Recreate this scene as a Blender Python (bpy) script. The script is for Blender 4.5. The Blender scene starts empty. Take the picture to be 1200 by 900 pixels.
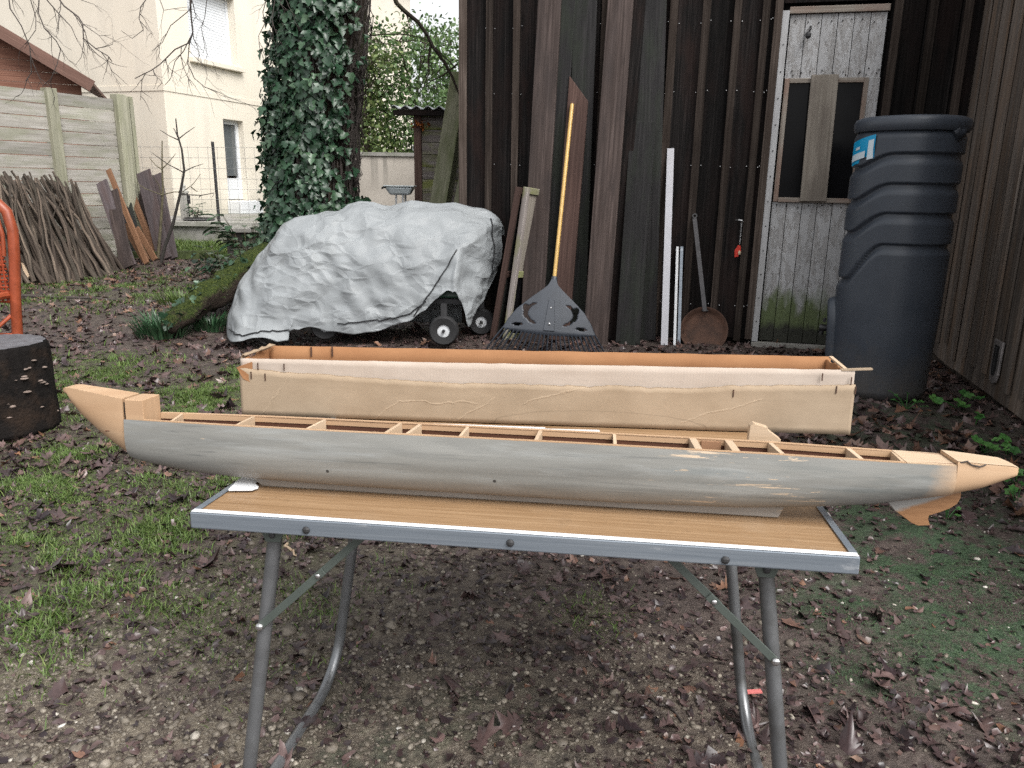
import bpy, bmesh, math, random
import numpy as np
from math import sin, cos, tan, radians, pi, sqrt, atan2, exp
from mathutils import Vector, Matrix, noise
random.seed(11); RNG = np.random.default_rng(7)
sc = bpy.context.scene; COL = sc.collection

# ---------------------------------------------------------------- camera model
CAM_H = 1.1; PITCH = radians(14.5); ROLL = 0.017; FPX = 900.0
_f = np.array([0, cos(PITCH), -sin(PITCH)]); _r0 = np.array([1., 0, 0]); _u0 = np.array([0, sin(PITCH), cos(PITCH)])
_R = cos(ROLL)*_r0 + sin(ROLL)*_u0; _U = cos(ROLL)*_u0 - sin(ROLL)*_r0
_C = np.array([0, 0, CAM_H])
def ray(u, v): return _R*(u-600)/FPX - _U*(v-450)/FPX + _f
def gnd(u, v, z=0.0):
    d = ray(u, v); return _C + d*((z-CAM_H)/d[2])
def aty(u, v, Y):
    d = ray(u, v); return _C + d*(Y/d[1])
def onplane(u, v, o, n):
    d = ray(u, v); return _C + d*(((o-_C) @ n)/(d @ n))
def camvec(x, y, z): return _R*x - _U*y + _f*z
def proj(p):
    d = np.asarray(p)-_C; z = d @ _f
    return 600+FPX*(d @ _R)/z, 450-FPX*(d @ _U)/z

# ---------------------------------------------------------------- object helpers
def frame(o, x, y, z):
    return Matrix(((x[0], y[0], z[0], o[0]), (x[1], y[1], z[1], o[1]), (x[2], y[2], z[2], o[2]), (0, 0, 0, 1)))
WM = {}
def tag(o, label=None, cat=None, group=None, kind=None):
    if label: o['label'] = label
    if cat: o['category'] = cat
    if group: o['group'] = group
    if kind: o['kind'] = kind
    return o
def thing(name, label, cat, loc=(0, 0, 0), M=None, group=None):
    o = bpy.data.objects.new(name, None); COL.objects.link(o)
    o.empty_display_size = .1
    m = M if M is not None else Matrix.Translation(Vector(loc))
    o.matrix_world = m; WM[o] = m.copy()
    return tag(o, label, cat, group)

class MB:
    """collects geometry (with uv in metres and a tone per face), builds ONE mesh object"""
    def __init__(s): s.v = []; s.f = []; s.uv = []; s.t = []
    def add(s, verts, faces, uvs=None, tone=None):
        b = len(s.v); tone = random.uniform(.82, 1.18) if tone is None else tone
        s.v += [tuple(map(float, p)) for p in verts]
        ou, ov = random.uniform(0, 40), random.uniform(0, 40)
        for k, fc in enumerate(faces):
            s.f.append([b+i for i in fc]); s.t.append(tone)
            if uvs is None:
                p = [Vector(verts[i]) for i in fc]
                n = (p[1]-p[0]).cross(p[-1]-p[0]); ax = max(range(3), key=lambda q: abs(n[q]))
                a, c = [(1, 2), (0, 2), (0, 1)][ax]
                s.uv.append([(q[a]+ou, q[c]+ov) for q in p])
            else: s.uv.append([(uvs[k][i][0]+ou, uvs[k][i][1]+ov) for i in range(len(fc))])
        return s
    def hexa(s, c8, tone=None, axis=2):
        """8 corners: 0-3 start ring, 4-7 end ring; grain runs start->end"""
        P = [Vector(c) for c in c8]
        faces = [(3, 2, 1, 0), (4, 5, 6, 7)] + [(i, (i+1) % 4, 4+(i+1) % 4, 4+i) for i in range(4)]
        L = ((P[4]+P[5]+P[6]+P[7])-(P[0]+P[1]+P[2]+P[3])).length/4
        uvs = []
        w = [(P[(i+1) % 4]-P[i]).length for i in range(4)]
        uvs.append([(0, 0), (0, w[2]), (w[1], w[2]), (w[1], 0)]); uvs.append([(0, 0), (0, w[0]), (w[1], w[0]), (w[1], 0)])
        acc = 0
        for i in range(4):
            uvs.append([(0, acc), (0, acc+w[i]), (L, acc+w[i]), (L, acc)]); acc += w[i]
        return s.add(P, faces, uvs, tone)
    def box(s, lo, hi, tone=None, axis=2):
        x0, y0, z0 = lo; x1, y1, z1 = hi
        if axis == 2: c = [(x0,y0,z0),(x1,y0,z0),(x1,y1,z0),(x0,y1,z0),(x0,y0,z1),(x1,y0,z1),(x1,y1,z1),(x0,y1,z1)]
        elif axis == 0: c = [(x0,y0,z0),(x0,y1,z0),(x0,y1,z1),(x0,y0,z1),(x1,y0,z0),(x1,y1,z0),(x1,y1,z1),(x1,y0,z1)]
        else: c = [(x0,y0,z0),(x0,y0,z1),(x1,y0,z1),(x1,y0,z0),(x0,y1,z0),(x0,y1,z1),(x1,y1,z1),(x1,y1,z0)]
        return s.hexa(c, tone)
    def beam(s, p, q, w, t, side=(1, 0, 0), tone=None, w2=None, t2=None):
        """board from p to q; w along 'side', t across"""
        p, q = Vector(p), Vector(q); d = (q-p).normalized()
        sd = Vector(side); sd = (sd-d*sd.dot(d)).normalized(); n = d.cross(sd)
        w2 = w2 or w; t2 = t2 or t
        r = lambda c, w, t: [c-sd*w/2-n*t/2, c+sd*w/2-n*t/2, c+sd*w/2+n*t/2, c-sd*w/2+n*t/2]
        return s.hexa(r(p, w, t)+r(q, w2, t2), tone)
    def tube(s, pts, rad, n=8, cap=True, tone=None, flat=1.0):
        pts = [Vector(p) for p in pts]; m = len(pts)
        rad = [rad]*m if isinstance(rad, (int, float)) else list(rad)
        V = []; up = None; L = 0; Ls = []
        for i, p in enumerate(pts):
            d = (pts[min(i+1, m-1)]-pts[max(i-1, 0)]).normalized()
            if up is None:
                a = Vector((0, 0, 1)) if abs(d.z) < .9 else Vector((1, 0, 0)); up = (a-d*a.dot(d)).normalized()
            else: up = (up-d*up.dot(d)).normalized()
            b = d.cross(up)
            for k in range(n):
                an = 2*pi*k/n; V.append(p+(up*cos(an)+b*sin(an)*flat)*rad[i])
            if i: L += (p-pts[i-1]).length
            Ls.append(L)
        F = []; UV = []; r0 = max(rad)
        for i in range(m-1):
            for k in range(n):
                k2 = (k+1) % n
                F.append((i*n+k, i*n+k2, (i+1)*n+k2, (i+1)*n+k))
                va, vb = k*2*pi*r0/n, (k+1)*2*pi*r0/n
                UV.append([(Ls[i], va), (Ls[i], vb), (Ls[i+1], vb), (Ls[i+1], va)])
        if cap:
            F.append(tuple(range(n))[::-1]); UV.append([(V[k].x, V[k].y) for k in range(n)][::-1])
            F.append(tuple((m-1)*n+k for k in range(n))); UV.append([(V[(m-1)*n+k].x, V[(m-1)*n+k].y) for k in range(n)])
        return s.add(V, F, UV, tone)
    def lathe(s, prof, n=24, o=(0, 0, 0), M=None, tone=None, closed=True):
        """prof: list of (r,z) revolved about z"""
        V = []; F = []; UV = []
        for r, z in prof:
            for k in range(n):
                a = 2*pi*k/n; V.append(Vector((o[0]+r*cos(a), o[1]+r*sin(a), o[2]+z)))
        for i in range(len(prof)-1):
            for k in range(n):
                k2 = (k+1) % n; F.append((i*n+k, i*n+k2, (i+1)*n+k2, (i+1)*n+k))
                UV.append([(prof[i][1], k*.05), (prof[i][1], k*.05+.05), (prof[i+1][1], k*.05+.05), (prof[i+1][1], k*.05)])
        if closed:
            if prof[0][0] > 1e-4: F.append(tuple(range(n))[::-1]); UV.append([(V[k].x, V[k].y) for k in range(n)][::-1])
            if prof[-1][0] > 1e-4:
                e = (len(prof)-1)*n; F.append(tuple(e+k for k in range(n))); UV.append([(V[e+k].x, V[e+k].y) for k in range(n)])
        if M is not None: V = [M @ p for p in V]
        return s.add(V, F, UV, tone)
    def prism(s, poly, o, x, y, n, t, tone=None, swap=False):
        """2d polygon in plane (o,x,y) extruded by t along n"""
        o, x, y, n = Vector(o), Vector(x), Vector(y), Vector(n); k = len(poly)
        A = [o+x*p[0]+y*p[1] for p in poly]; V = A+[p+n*t for p in A]
        F = [tuple(range(k))[::-1], tuple(range(k, 2*k))]+[(i, (i+1) % k, k+(i+1) % k, k+i) for i in range(k)]
        UV = [[poly[i] for i in F[0]], [poly[i-k] for i in F[1]]]
        acc = 0
        for i in range(k):
            l = (A[(i+1) % k]-A[i]).length; UV.append([(acc, 0), (acc+l, 0), (acc+l, t), (acc, t)]); acc += l
        if swap: UV = [[(b, a) for a, b in u] for u in UV]
        return s.add(V, F, UV, tone)
    def loft(s, rings, closed=True, caps=(True, True), tone=None):
        n = len(rings[0]); V = [Vector(p) for r in rings for p in r]; F = []; UV = []
        L = 0
        for i in range(len(rings)-1):
            l2 = L+(Vector(rings[i+1][0])-Vector(rings[i][0])).length; acc = 0
            for k in range(n if closed else n-1):
                k2 = (k+1) % n; w = (Vector(rings[i][k2])-Vector(rings[i][k])).length
                F.append((i*n+k, i*n+k2, (i+1)*n+k2, (i+1)*n+k)); UV.append([(L, acc), (L, acc+w), (l2, acc+w), (l2, acc)]); acc += w
            L = l2
        if caps[0]: F.append(tuple(range(n))[::-1]); UV.append([(0, k*.01) for k in range(n)])
        if caps[1]:
            e = (len(rings)-1)*n; F.append(tuple(e+k for k in range(n))); UV.append([(0, k*.01) for k in range(n)])
        return s.add(V, F, UV, tone)
    def ball(s, c, r, n=8, sq=(1, 1, 1), tone=None):
        c = Vector(c); V = []; m = max(4, n//2)
        V.append(c+Vector((0, 0, r*sq[2])))
        for i in range(1, m):
            for k in range(n):
                th = pi*i/m; a = 2*pi*k/n
                V.append(c+Vector((r*sin(th)*cos(a)*sq[0], r*sin(th)*sin(a)*sq[1], r*cos(th)*sq[2])))
        V.append(c-Vector((0, 0, r*sq[2]))); F = []
        for k in range(n): F.append((0, 1+k, 1+(k+1) % n))
        for i in range(m-2):
            for k in range(n):
                a = 1+i*n; F.append((a+k, a+n+k, a+n+(k+1) % n, a+(k+1) % n))
        e = len(V)-1; a = 1+(m-2)*n
        for k in range(n): F.append((e, a+(k+1) % n, a+k))
        return s.add(V, F, None, tone)
    def mesh(s, name, smooth=None):
        me = bpy.data.meshes.new(name); me.from_pydata(s.v, [], s.f); 
        uv = me.uv_layers.new(name='UVMap'); flat = [c for f in s.uv for p in f for c in p]
        uv.data.foreach_set('uv', flat)
        at = me.attributes.new('tone', 'FLOAT', 'FACE'); at.data.foreach_set('value', s.t)
        if smooth is not None:
            me.shade_smooth()
            if smooth < 180: me.set_sharp_from_angle(angle=radians(smooth))
        return me
    def build(s, name, mat, parent=None, world=False, smooth=None, bevel=0, loc=None):
        if parent is not None and world:
            inv = WM[parent].inverted(); s.v = [tuple(inv @ Vector(p)) for p in s.v]
        if parent is None:
            if loc is None:
                a = np.array(s.v); loc = (a[:, 0].mean(), a[:, 1].mean(), a[:, 2].min())
            s.v = [(p[0]-loc[0], p[1]-loc[1], p[2]-loc[2]) for p in s.v]
        me = s.mesh(name, smooth); me.materials.append(mat)
        o = bpy.data.objects.new(name, me); COL.objects.link(o)
        if parent is not None: o.parent = parent; WM[o] = WM[parent]
        else: o.location = loc; WM[o] = Matrix.Translation(Vector(loc))
        if bevel:
            m = o.modifiers.new('bevel', 'BEVEL'); m.width = bevel; m.segments = 2; m.limit_method = 'ANGLE'; m.angle_limit = radians(40)
        return o
def npmesh(name, V, F, mat, tone=None, hue=None, kind=None, smooth=False, parent=None):
    V = np.asarray(V, np.float32); F = np.asarray(F, np.int32); k = F.shape[1]
    me = bpy.data.meshes.new(name); me.vertices.add(len(V)); me.vertices.foreach_set('co', V.ravel())
    me.loops.add(F.size); me.loops.foreach_set('vertex_index', F.ravel())
    me.polygons.add(len(F)); me.polygons.foreach_set('loop_start', np.arange(0, F.size, k, dtype=np.int32))
    if smooth: me.polygons.foreach_set('use_smooth', np.ones(len(F), bool))
    me.update(calc_edges=True)
    for nm, a in (('tone', tone), ('hue', hue)):
        if a is not None:
            at = me.attributes.new(nm, 'FLOAT', 'FACE'); at.data.foreach_set('value', np.asarray(a, np.float32))
    me.materials.append(mat); o = bpy.data.objects.new(name, me); COL.objects.link(o)
    if kind: o['kind'] = kind
    if parent is not None: o.parent = parent; o.matrix_parent_inverse = WM[parent].inverted()
    return o
def copy_of(o, M, group=None, label=None):
    c = o.copy(); COL.objects.link(c); c.matrix_world = M
    if label: c['label'] = label
    for ch in o.children:
        d = ch.copy(); COL.objects.link(d); d.parent = c
        for g in ch.children:
            e = g.copy(); COL.objects.link(e); e.parent = d
    return c

# ---------------------------------------------------------------- materials
class NT:
    def __init__(s, name):
        s.m = bpy.data.materials.new(name); s.m.use_nodes = True; s.nt = s.m.node_tree
        s.b = s.nt.nodes['Principled BSDF']; s.out = s.nt.nodes['Material Output']
    def n(s, t, **kw):
        nd = s.nt.nodes.new(t)
        for k, v in kw.items(): setattr(nd, k, v)
        return nd
    def l(s, a, b): s.nt.links.new(a, b)
    def put(s, sock, v):
        if hasattr(v, 'is_linked') or isinstance(v, bpy.types.NodeSocket): s.l(v, sock)
        elif isinstance(v, (tuple, list)) and len(v) == 3 and sock.type == 'RGBA': sock.default_value = (*v, 1)
        else: sock.default_value = v
    def coord(s, kind='Object', scale=(1, 1, 1), rot=(0, 0, 0)):
        c = s.n('ShaderNodeTexCoord'); mp = s.n('ShaderNodeMapping')
        mp.inputs['Scale'].default_value = scale; mp.inputs['Rotation'].default_value = rot
        s.l(c.outputs[kind], mp.inputs['Vector']); return mp.outputs[0]
    def noise(s, vec, scale=5, detail=5, rough=.55, dist=0, ridged=False):
        t = s.n('ShaderNodeTexNoise'); s.l(vec, t.inputs['Vector'])
        t.inputs['Scale'].default_value = scale; t.inputs['Detail'].default_value = detail
        t.inputs['Roughness'].default_value = rough; t.inputs['Distortion'].default_value = dist
        return t.outputs[0]
    def voro(s, vec, scale=5, feature='F1', out='Distance', rnd=1.0):
        t = s.n('ShaderNodeTexVoronoi', feature=feature); s.l(vec, t.inputs['Vector']); t.inputs['Scale'].default_value = scale
        t.inputs['Randomness'].default_value = rnd
        return t.outputs[out]
    def ramp(s, fac, *stops, interp='LINEAR'):
        r = s.n('ShaderNodeValToRGB'); e = r.color_ramp; e.interpolation = interp
        while len(e.elements) < len(stops): e.elements.new(.5)
        for el, (p, c) in zip(e.elements, stops):
            el.position = p; el.color = (c, c, c, 1) if isinstance(c, (int, float)) else (*c, 1)
        s.l(fac, r.inputs[0]); return r.outputs[0]
    def mix(s, fac, a, b, mode='MIX'):
        m = s.n('ShaderNodeMix', data_type='RGBA', blend_type=mode); s.put(m.inputs[0], fac); s.put(m.inputs[6], a); s.put(m.inputs[7], b)
        return m.outputs[2]
    def math(s, op, a, b=0.0, c=None, clamp=False):
        m = s.n('ShaderNodeMath', operation=op, use_clamp=clamp); s.put(m.inputs[0], a); s.put(m.inputs[1], b)
        if c is not None: s.put(m.inputs[2], c)
        return m.outputs[0]
    def mr(s, x, a, b):
        m = s.n('ShaderNodeMapRange'); m.clamp = True; s.put(m.inputs[0], x); m.inputs[1].default_value = a; m.inputs[2].default_value = b
        return m.outputs[0]
    def attr(s, nm): return s.n('ShaderNodeAttribute', attribute_name=nm).outputs['Fac']
    def sep(s, vec):
        x = s.n('ShaderNodeSeparateXYZ'); s.l(vec, x.inputs[0]); return x.outputs
    def tone(s, col, amt=1.0):
        t = s.attr('tone')
        if amt != 1.0: t = s.math('MULTIPLY_ADD', t, amt, 1-amt)
        v = s.n('ShaderNodeCombineColor'); 
        for i in range(3): s.l(t, v.inputs[i])
        return s.mix(1.0, col, v.outputs[0], 'MULTIPLY')
    def bump(s, h, strength=.3, dist=.01, normal=None):
        b = s.n('ShaderNodeBump'); b.inputs['Strength'].default_value = strength; b.inputs['Distance'].default_value = dist
        s.l(h, b.inputs['Height'])
        if normal is not None: s.l(normal, b.inputs['Normal'])
        return b.outputs[0]
    def fin(s, col=None, rough=.7, normal=None, metal=0.0, spec=None, coat=None):
        if col is not None: s.put(s.b.inputs['Base Color'], col)
        s.put(s.b.inputs['Roughness'], rough); s.put(s.b.inputs['Metallic'], metal)
        if spec is not None: s.put(s.b.inputs['Specular IOR Level'], spec)
        if normal is not None: s.l(normal, s.b.inputs['Normal'])
        return s.m

def wood(name, dark, mid, light, rough=.8, grain=60, knots=.4, bump=.35, coord='UV', toneamt=1.0, spec=.3, blotch=None, bl_amt=.6, streak=.0):
    t = NT(name); g = t.coord(coord, (1.6, grain, grain)) 
    n1 = t.noise(g, 1.0, 8, .62, .6)
    b = t.coord(coord, (.9, 6, 6)); n2 = t.noise(b, 1.3, 4, .5)
    col = t.ramp(n1, (.28, dark), (.5, mid), (.74, light))
    col = t.mix(t.ramp(n2, (.35, 0.0), (.65, .55)), col, dark)
    if blotch:
        n3 = t.noise(t.coord(coord, (1.2, 4, 4)), 1.7, 6, .6)
        col = t.mix(t.math('MULTIPLY', t.ramp(n3, (.45, 0.0), (.62, 1.0)), bl_amt), col, blotch)
    if knots:
        k = t.voro(t.coord(coord, (2.2, 9, 9)), 1.0)
        col = t.mix(t.math('MULTIPLY', t.ramp(k, (.05, 1.0), (.16, 0.0)), knots), col, tuple(c*.5 for c in dark))
    col = t.tone(col, toneamt)
    return t.fin(col, t.ramp(n1, (.3, min(1, rough+.1)), (.7, rough-.08)), t.bump(n1, bump, .004), spec=spec)
def plain(name, col, rough=.5, metal=0.0, var=.12, scale=14, bump=.05, bdist=.002, spec=.5, coord='Object', dirt=None, dirt_amt=.5, dscale=4):
    t = NT(name); v = t.coord(coord); n = t.noise(v, scale, 6, .6)
    c = t.ramp(n, (.3, tuple(x*(1-var) for x in col)), (.7, tuple(min(1, x*(1+var)) for x in col)))
    if dirt:
        d = t.noise(v, dscale, 7, .65); c = t.mix(t.math('MULTIPLY', t.ramp(d, (.48, 0.0), (.66, 1.0)), dirt_amt), c, dirt)
    return t.fin(c, t.ramp(n, (.3, max(.05, rough-.07)), (.7, min(1, rough+.07))), t.bump(t.noise(v, scale*4, 5, .6), bump, bdist), metal, spec)
# ---- material library
M_barn = wood('barn_board', (.0030, .0027, .0028), (.0095, .0082, .0080), (.034, .028, .0265), .85, 70, .3, .5, toneamt=1.0, blotch=(.023, .013, .011), bl_amt=.5, spec=.16)
M_batten = wood('batten_wood', (.024, .0185, .0155), (.066, .051, .043), (.14, .112, .096), .9, 80, .2, .5, blotch=(.03, .022, .018), spec=.15)
M_side = wood('side_board', (.07, .057, .049), (.17, .142, .122), (.31, .265, .23), .85, 70, .3, .6, blotch=(.19, .115, .065), bl_amt=.4)
M_plankbrown = wood('plank_brown', (.026, .0185, .0165), (.062, .045, .040), (.115, .086, .078), .8, 60, .4, .35, blotch=(.03, .023, .022))
M_plankred = wood('plank_red', (.030, .0165, .0135), (.066, .037, .030), (.11, .066, .053), .75, 60, .3, .3)
M_plankdark = wood('plank_dark', (.008, .0078, .0083), (.019, .0178, .0185), (.04, .037, .0375), .8, 60, .2, .35, blotch=(.02, .026, .017))
M_plankgrey = wood('plank_grey', (.05, .040, .042), (.098, .08, .083), (.16, .135, .138), .8, 60, .3, .3, blotch=(.09, .06, .055))
M_plankorange = wood('plank_orange', (.10, .050, .027), (.185, .095, .052), (.27, .15, .088), .75, 60, .3, .3)
M_palewood = wood('pale_wood', (.44, .32, .21), (.53, .40, .28), (.60, .48, .36), .6, 40, .15, .12, toneamt=.35, spec=.3)
M_boatwood = wood('boat_wood', (.385, .245, .145), (.46, .31, .192), (.525, .375, .245), .55, 26, .1, .1, toneamt=.25, spec=.35, blotch=(.33, .195, .10), bl_amt=.4)
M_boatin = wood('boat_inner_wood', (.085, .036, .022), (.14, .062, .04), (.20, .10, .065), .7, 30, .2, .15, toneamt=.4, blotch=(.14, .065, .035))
M_fence = wood('fence_wood', (.22, .205, .18), (.36, .34, .305), (.47, .45, .425), .85, 40, .5, .3, blotch=(.20, .21, .135), bl_amt=.5)
M_fencepost = wood('fence_post', (.22, .215, .16), (.34, .33, .25), (.44, .42, .33), .8, 40, .2, .3, blotch=(.22, .225, .14), bl_amt=.5)
M_hut = wood('hut_wood', (.12, .05, .034), (.22, .105, .07), (.32, .17, .12), .8, 50, .4, .3)
M_hutdark = wood('hut_verge', (.10, .055, .042), (.16, .09, .07), (.22, .13, .10), .8, 50, .2, .3)
M_shed = wood('shed_wood', (.15, .13, .122), (.28, .25, .235), (.42, .385, .36), .85, 40, .2, .3, blotch=(.19, .21, .06), bl_amt=.9)
M_beam = wood('beam_wood', (.15, .15, .10), (.26, .255, .18), (.36, .35, .25), .85, 50, .2, .4, blotch=(.09, .11, .04), bl_amt=.7)
M_stick = wood('stick_bark', (.018, .0135, .011), (.085, .064, .05), (.29, .225, .17), .9, 30, .2, .5, blotch=(.05, .045, .035))
M_bark = wood('bark', (.018, .013, .010), (.052, .038, .029), (.11, .082, .064), .95, 26, .2, 1.0, blotch=(.05, .06, .025), bl_amt=.5)
M_twig = plain('twig_bark', (.055, .045, .04), .85, var=.35, scale=40)
M_sap = plain('sapling_bark', (.11, .095, .055), .8, var=.4, scale=20, dirt=(.05, .04, .03))
M_sapdark = plain('sapling_dark_bark', (.03, .026, .022), .8, var=.4, scale=20)
def aluminium():
    t = NT('aluminium'); g = t.noise(t.coord('Object', (2.5, 60, 160)), 1.0, 6, .65, .3); d = t.noise(t.coord('Object', (5, 20, 20)), 1.0, 6, .7)
    c = t.ramp(g, (.3, (.15, .175, .205)), (.55, (.215, .245, .28)), (.75, (.31, .34, .37)))
    c = t.mix(t.math('MULTIPLY', t.ramp(d, (.6, 0.0), (.66, 1.0)), .5), c, (.5, .52, .54))
    return t.fin(c, t.ramp(g, (.3, .5), (.7, .32)), t.bump(g, .1, .001), .45)
M_alu = aluminium()
M_lipsheen = plain('lip_painted_sheen', (.74, .76, .78), .42, .15, .06, 9, .05)  # whitish colour paints the sky's reflection along the front lip
M_tube = plain('leg_tube', (.19, .197, .205), .34, .6, .18, 12, .06, dirt=(.085, .083, .078), dirt_amt=.75, dscale=9)
M_brace = plain('brace_steel', (.075, .09, .08), .48, .2, .15, 16, .06, dirt=(.05, .06, .05))
M_rivet = plain('rivet_steel', (.6, .6, .6), .35, 1.0)
M_steel = plain('steel', (.35, .35, .35), .45, .9)
M_iron = plain('dark_iron', (.05, .05, .052), .55, .6, .3)
M_rust = plain('rusty_iron', (.085, .043, .028), .75, .25, .45, 16, .3, .003, dirt=(.028, .016, .012), dirt_amt=.8, dscale=9)
M_black = plain('black_rubber', (.016, .016, .017), .7, var=.3)
M_blackplastic = plain('black_plastic', (.012, .012, .013), .5)
M_green = plain('green_paint', (.012, .055, .03), .4, var=.3, scale=8)
M_white = plain('white_plastic', (.66, .68, .70), .45, var=.05)
M_strip = plain('white_profile', (.50, .50, .54), .4, var=.06, dirt=(.45, .44, .45), dirt_amt=.4)
M_yellow = plain('yellow_handle', (.52, .335, .105), .35, var=.12, scale=20, dirt=(.4, .2, .05), dirt_amt=.3)
M_rake = plain('grey_rake_plastic', (.040, .047, .060), .48, var=.12, scale=10, dirt=(.025, .028, .033), dirt_amt=.4)
M_barrel = plain('barrel_plastic', (.041, .048, .061), .40, var=.16, scale=5, bump=.12, bdist=.001, dirt=(.05, .05, .05), dirt_amt=.35, dscale=6)
def barrelmat():
    t = NT('weathered_barrel_plastic'); v = t.coord('Object'); n = t.noise(v, 5, 6, .6); c = t.ramp(n, (.3, (.040, .049, .064)), (.7, (.052, .062, .079)))
    sc_ = t.noise(t.coord('Object', (30, 30, 4)), 1.2, 6, .7); c = t.mix(t.math('MULTIPLY', t.ramp(sc_, (.58, 0.0), (.75, 1.0)), .35), c, (.085, .092, .10))
    z = t.sep(v)[2]; d = t.math('MULTIPLY_ADD', t.noise(v, 9, 8, .7), .5, t.math('MULTIPLY', z, -1.0)); c = t.mix(t.math('MULTIPLY', t.mr(d, -.05, .25), .7), c, (.085, .075, .065))
    sp = t.noise(v, 38, 4, .7); dz = t.mr(t.math('MULTIPLY', z, -1.0), -.5, -.1); c = t.mix(t.math('MULTIPLY', t.math('MULTIPLY', t.ramp(sp, (.6, 0.0), (.66, 1.0)), dz), .5), c, (.10, .085, .07))
    return t.fin(c, t.ramp(n, (.3, .36), (.7, .46)), t.bump(t.noise(v, 90, 4, .6), .06, .001), spec=.5)
M_barrel = barrelmat()
M_barreldk = plain('barrel_dark', (.022, .027, .036), .5, var=.15)
M_blue = plain('sticker_blue', (.0, .33, .62), .35, var=.05)
M_stickwhite = plain('sticker_white', (.62, .72, .78), .4, var=.06)
M_cane = plain('orange_cane', (.26, .055, .022), .4, var=.25, scale=20, dirt=(.22, .04, .012), dirt_amt=.5)
M_canedk = plain('cane_weave', (.25, .04, .012), .55, var=.3, scale=30)
M_glassdk = plain('dark_glass', (.006, .006, .007), .16, var=.2, scale=3, spec=.12)
M_glasshouse = plain('house_glass', (.10, .11, .115), .1, var=.1)
M_pvc = plain('pvc_white', (.66, .68, .70), .35, var=.04)
M_cement = plain('concrete', (.34, .33, .30), .9, var=.15, scale=6, bump=.2, bdist=.01, dirt=(.13, .14, .10), dirt_amt=.7, dscale=1.2)
M_slab = plain('mossy_concrete', (.26, .25, .23), .9, var=.2, scale=6, bump=.3, bdist=.01, dirt=(.08, .10, .045), dirt_amt=.8, dscale=2)
M_roofgrey = plain('roof_sheet', (.42, .45, .46), .6, .2, .2, 6, dirt=(.12, .13, .11), dirt_amt=.6)
M_tile = plain('roof_tiles', (.28, .13, .08), .85, var=.3, scale=4)
M_shadefill = plain('shade_fill', (.008, .007, .007), .9)  # near black paints the shade inside openings, slots and holes
M_red = plain('red_cloth', (.5, .03, .015), .7)
M_cord = plain('black_cord', (.012, .013, .015), .6)
M_pinktape = plain('pink_tape', (.55, .16, .15), .5)
M_clear = plain('clear_plastic', (.62, .64, .66), .22, var=.08, scale=20)

def stucco():
    t = NT('house_render'); v = t.coord('Object')
    n = t.noise(v, .6, 5, .6); c = t.ramp(n, (.3, (.645, .59, .495)), (.7, (.705, .655, .565)))
    st = t.noise(t.coord('Object', (2.2, 2.2, .25)), 1.3, 6, .62); c = t.mix(t.math('MULTIPLY', t.ramp(st, (.5, 0.0), (.72, 1.0)), .22), c, (.40, .375, .33))
    z = t.sep(v)[2]; dp = t.math('MULTIPLY_ADD', t.noise(v, 2.5, 6, .65), .8, t.math('MULTIPLY', z, -1.0)); c = t.mix(t.math('MULTIPLY', t.mr(dp, -.05, .35), .45), c, (.30, .29, .235))
    return t.fin(c, .92, t.bump(t.noise(v, 60, 4, .6), .25, .006), spec=.2)
M_stucco = stucco()

def wallstain():
    t = NT('stained_concrete_wall'); v = t.coord('Object')
    n = t.noise(v, 1.5, 6, .6); c = t.ramp(n, (.3, (.32, .29, .25)), (.7, (.46, .42, .37)))
    st = t.noise(t.coord('Object', (7, 7, .5)), 1.0, 5, .6)
    z = t.sep(v)[2]; top = t.math('MULTIPLY_ADD', z, 1.3, -1.25, clamp=True)
    f = t.math('MULTIPLY', t.ramp(st, (.52, 0.0), (.62, 1.0)), top)
    c = t.mix(t.math('MULTIPLY', f, .8), c, (.05, .05, .04))
    return t.fin(c, .9, t.bump(n, .2, .01))
M_wallstain = wallstain()

def doorpaint():
    t = NT('peeling_door_paint')
    g = t.noise(t.coord('UV', (2, 60, 60)), 1, 7, .6); col = t.ramp(g, (.3, (.27, .268, .268)), (.7, (.40, .398, .40)))
    fl = t.noise(t.coord('UV', (5, 14, 14)), 1.2, 9, .72, .4)
    pm = t.ramp(fl, (.46, 0.0), (.53, 1.0))
    col = t.mix(t.math('MULTIPLY', pm, .55), col, (.43, .437, .45))
    edge = t.ramp(fl, (.44, 0.0), (.465, 1.0), (.49, 0.0)); col = t.mix(t.math('MULTIPLY', edge, .5), col, (.12, .10, .085))
    z = t.sep(t.coord('Object'))[2]; mo = t.noise(t.coord('Object', (9, 9, 3)), 1.2, 6, .65)
    zz = t.math('MULTIPLY_ADD', mo, .62, t.math('MULTIPLY', z, -1.0))    # noise*.62 - z
    col = t.mix(t.math('MULTIPLY', t.mr(zz, -.12, .04), .92), col, (.075, .105, .028))
    z2 = t.math('MULTIPLY_ADD', mo, .25, t.math('MULTIPLY', z, -1.0))
    col = t.mix(t.mr(z2, -.05, .01), col, (.025, .026, .018))
    col = t.tone(col, .6)
    return t.fin(col, .75, t.bump(t.math('ADD', g, pm), .35, .004))
M_door = doorpaint()
M_doorwood = wood('grey_board', (.17, .15, .125), (.27, .24, .205), (.36, .33, .285), .8, 60, .5, .35, blotch=(.12, .10, .085), toneamt=.4)
M_doortrim = wood('painted_trim', (.36, .36, .37), (.45, .455, .465), (.53, .535, .545), .65, 60, .1, .2, toneamt=.4, blotch=(.24, .23, .22), bl_amt=.5)
M_railwood = wood('door_rail', (.14, .12, .10), (.25, .22, .19), (.36, .33, .29), .8, 60, .4, .3, blotch=(.22, .12, .09), toneamt=.5)

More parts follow.
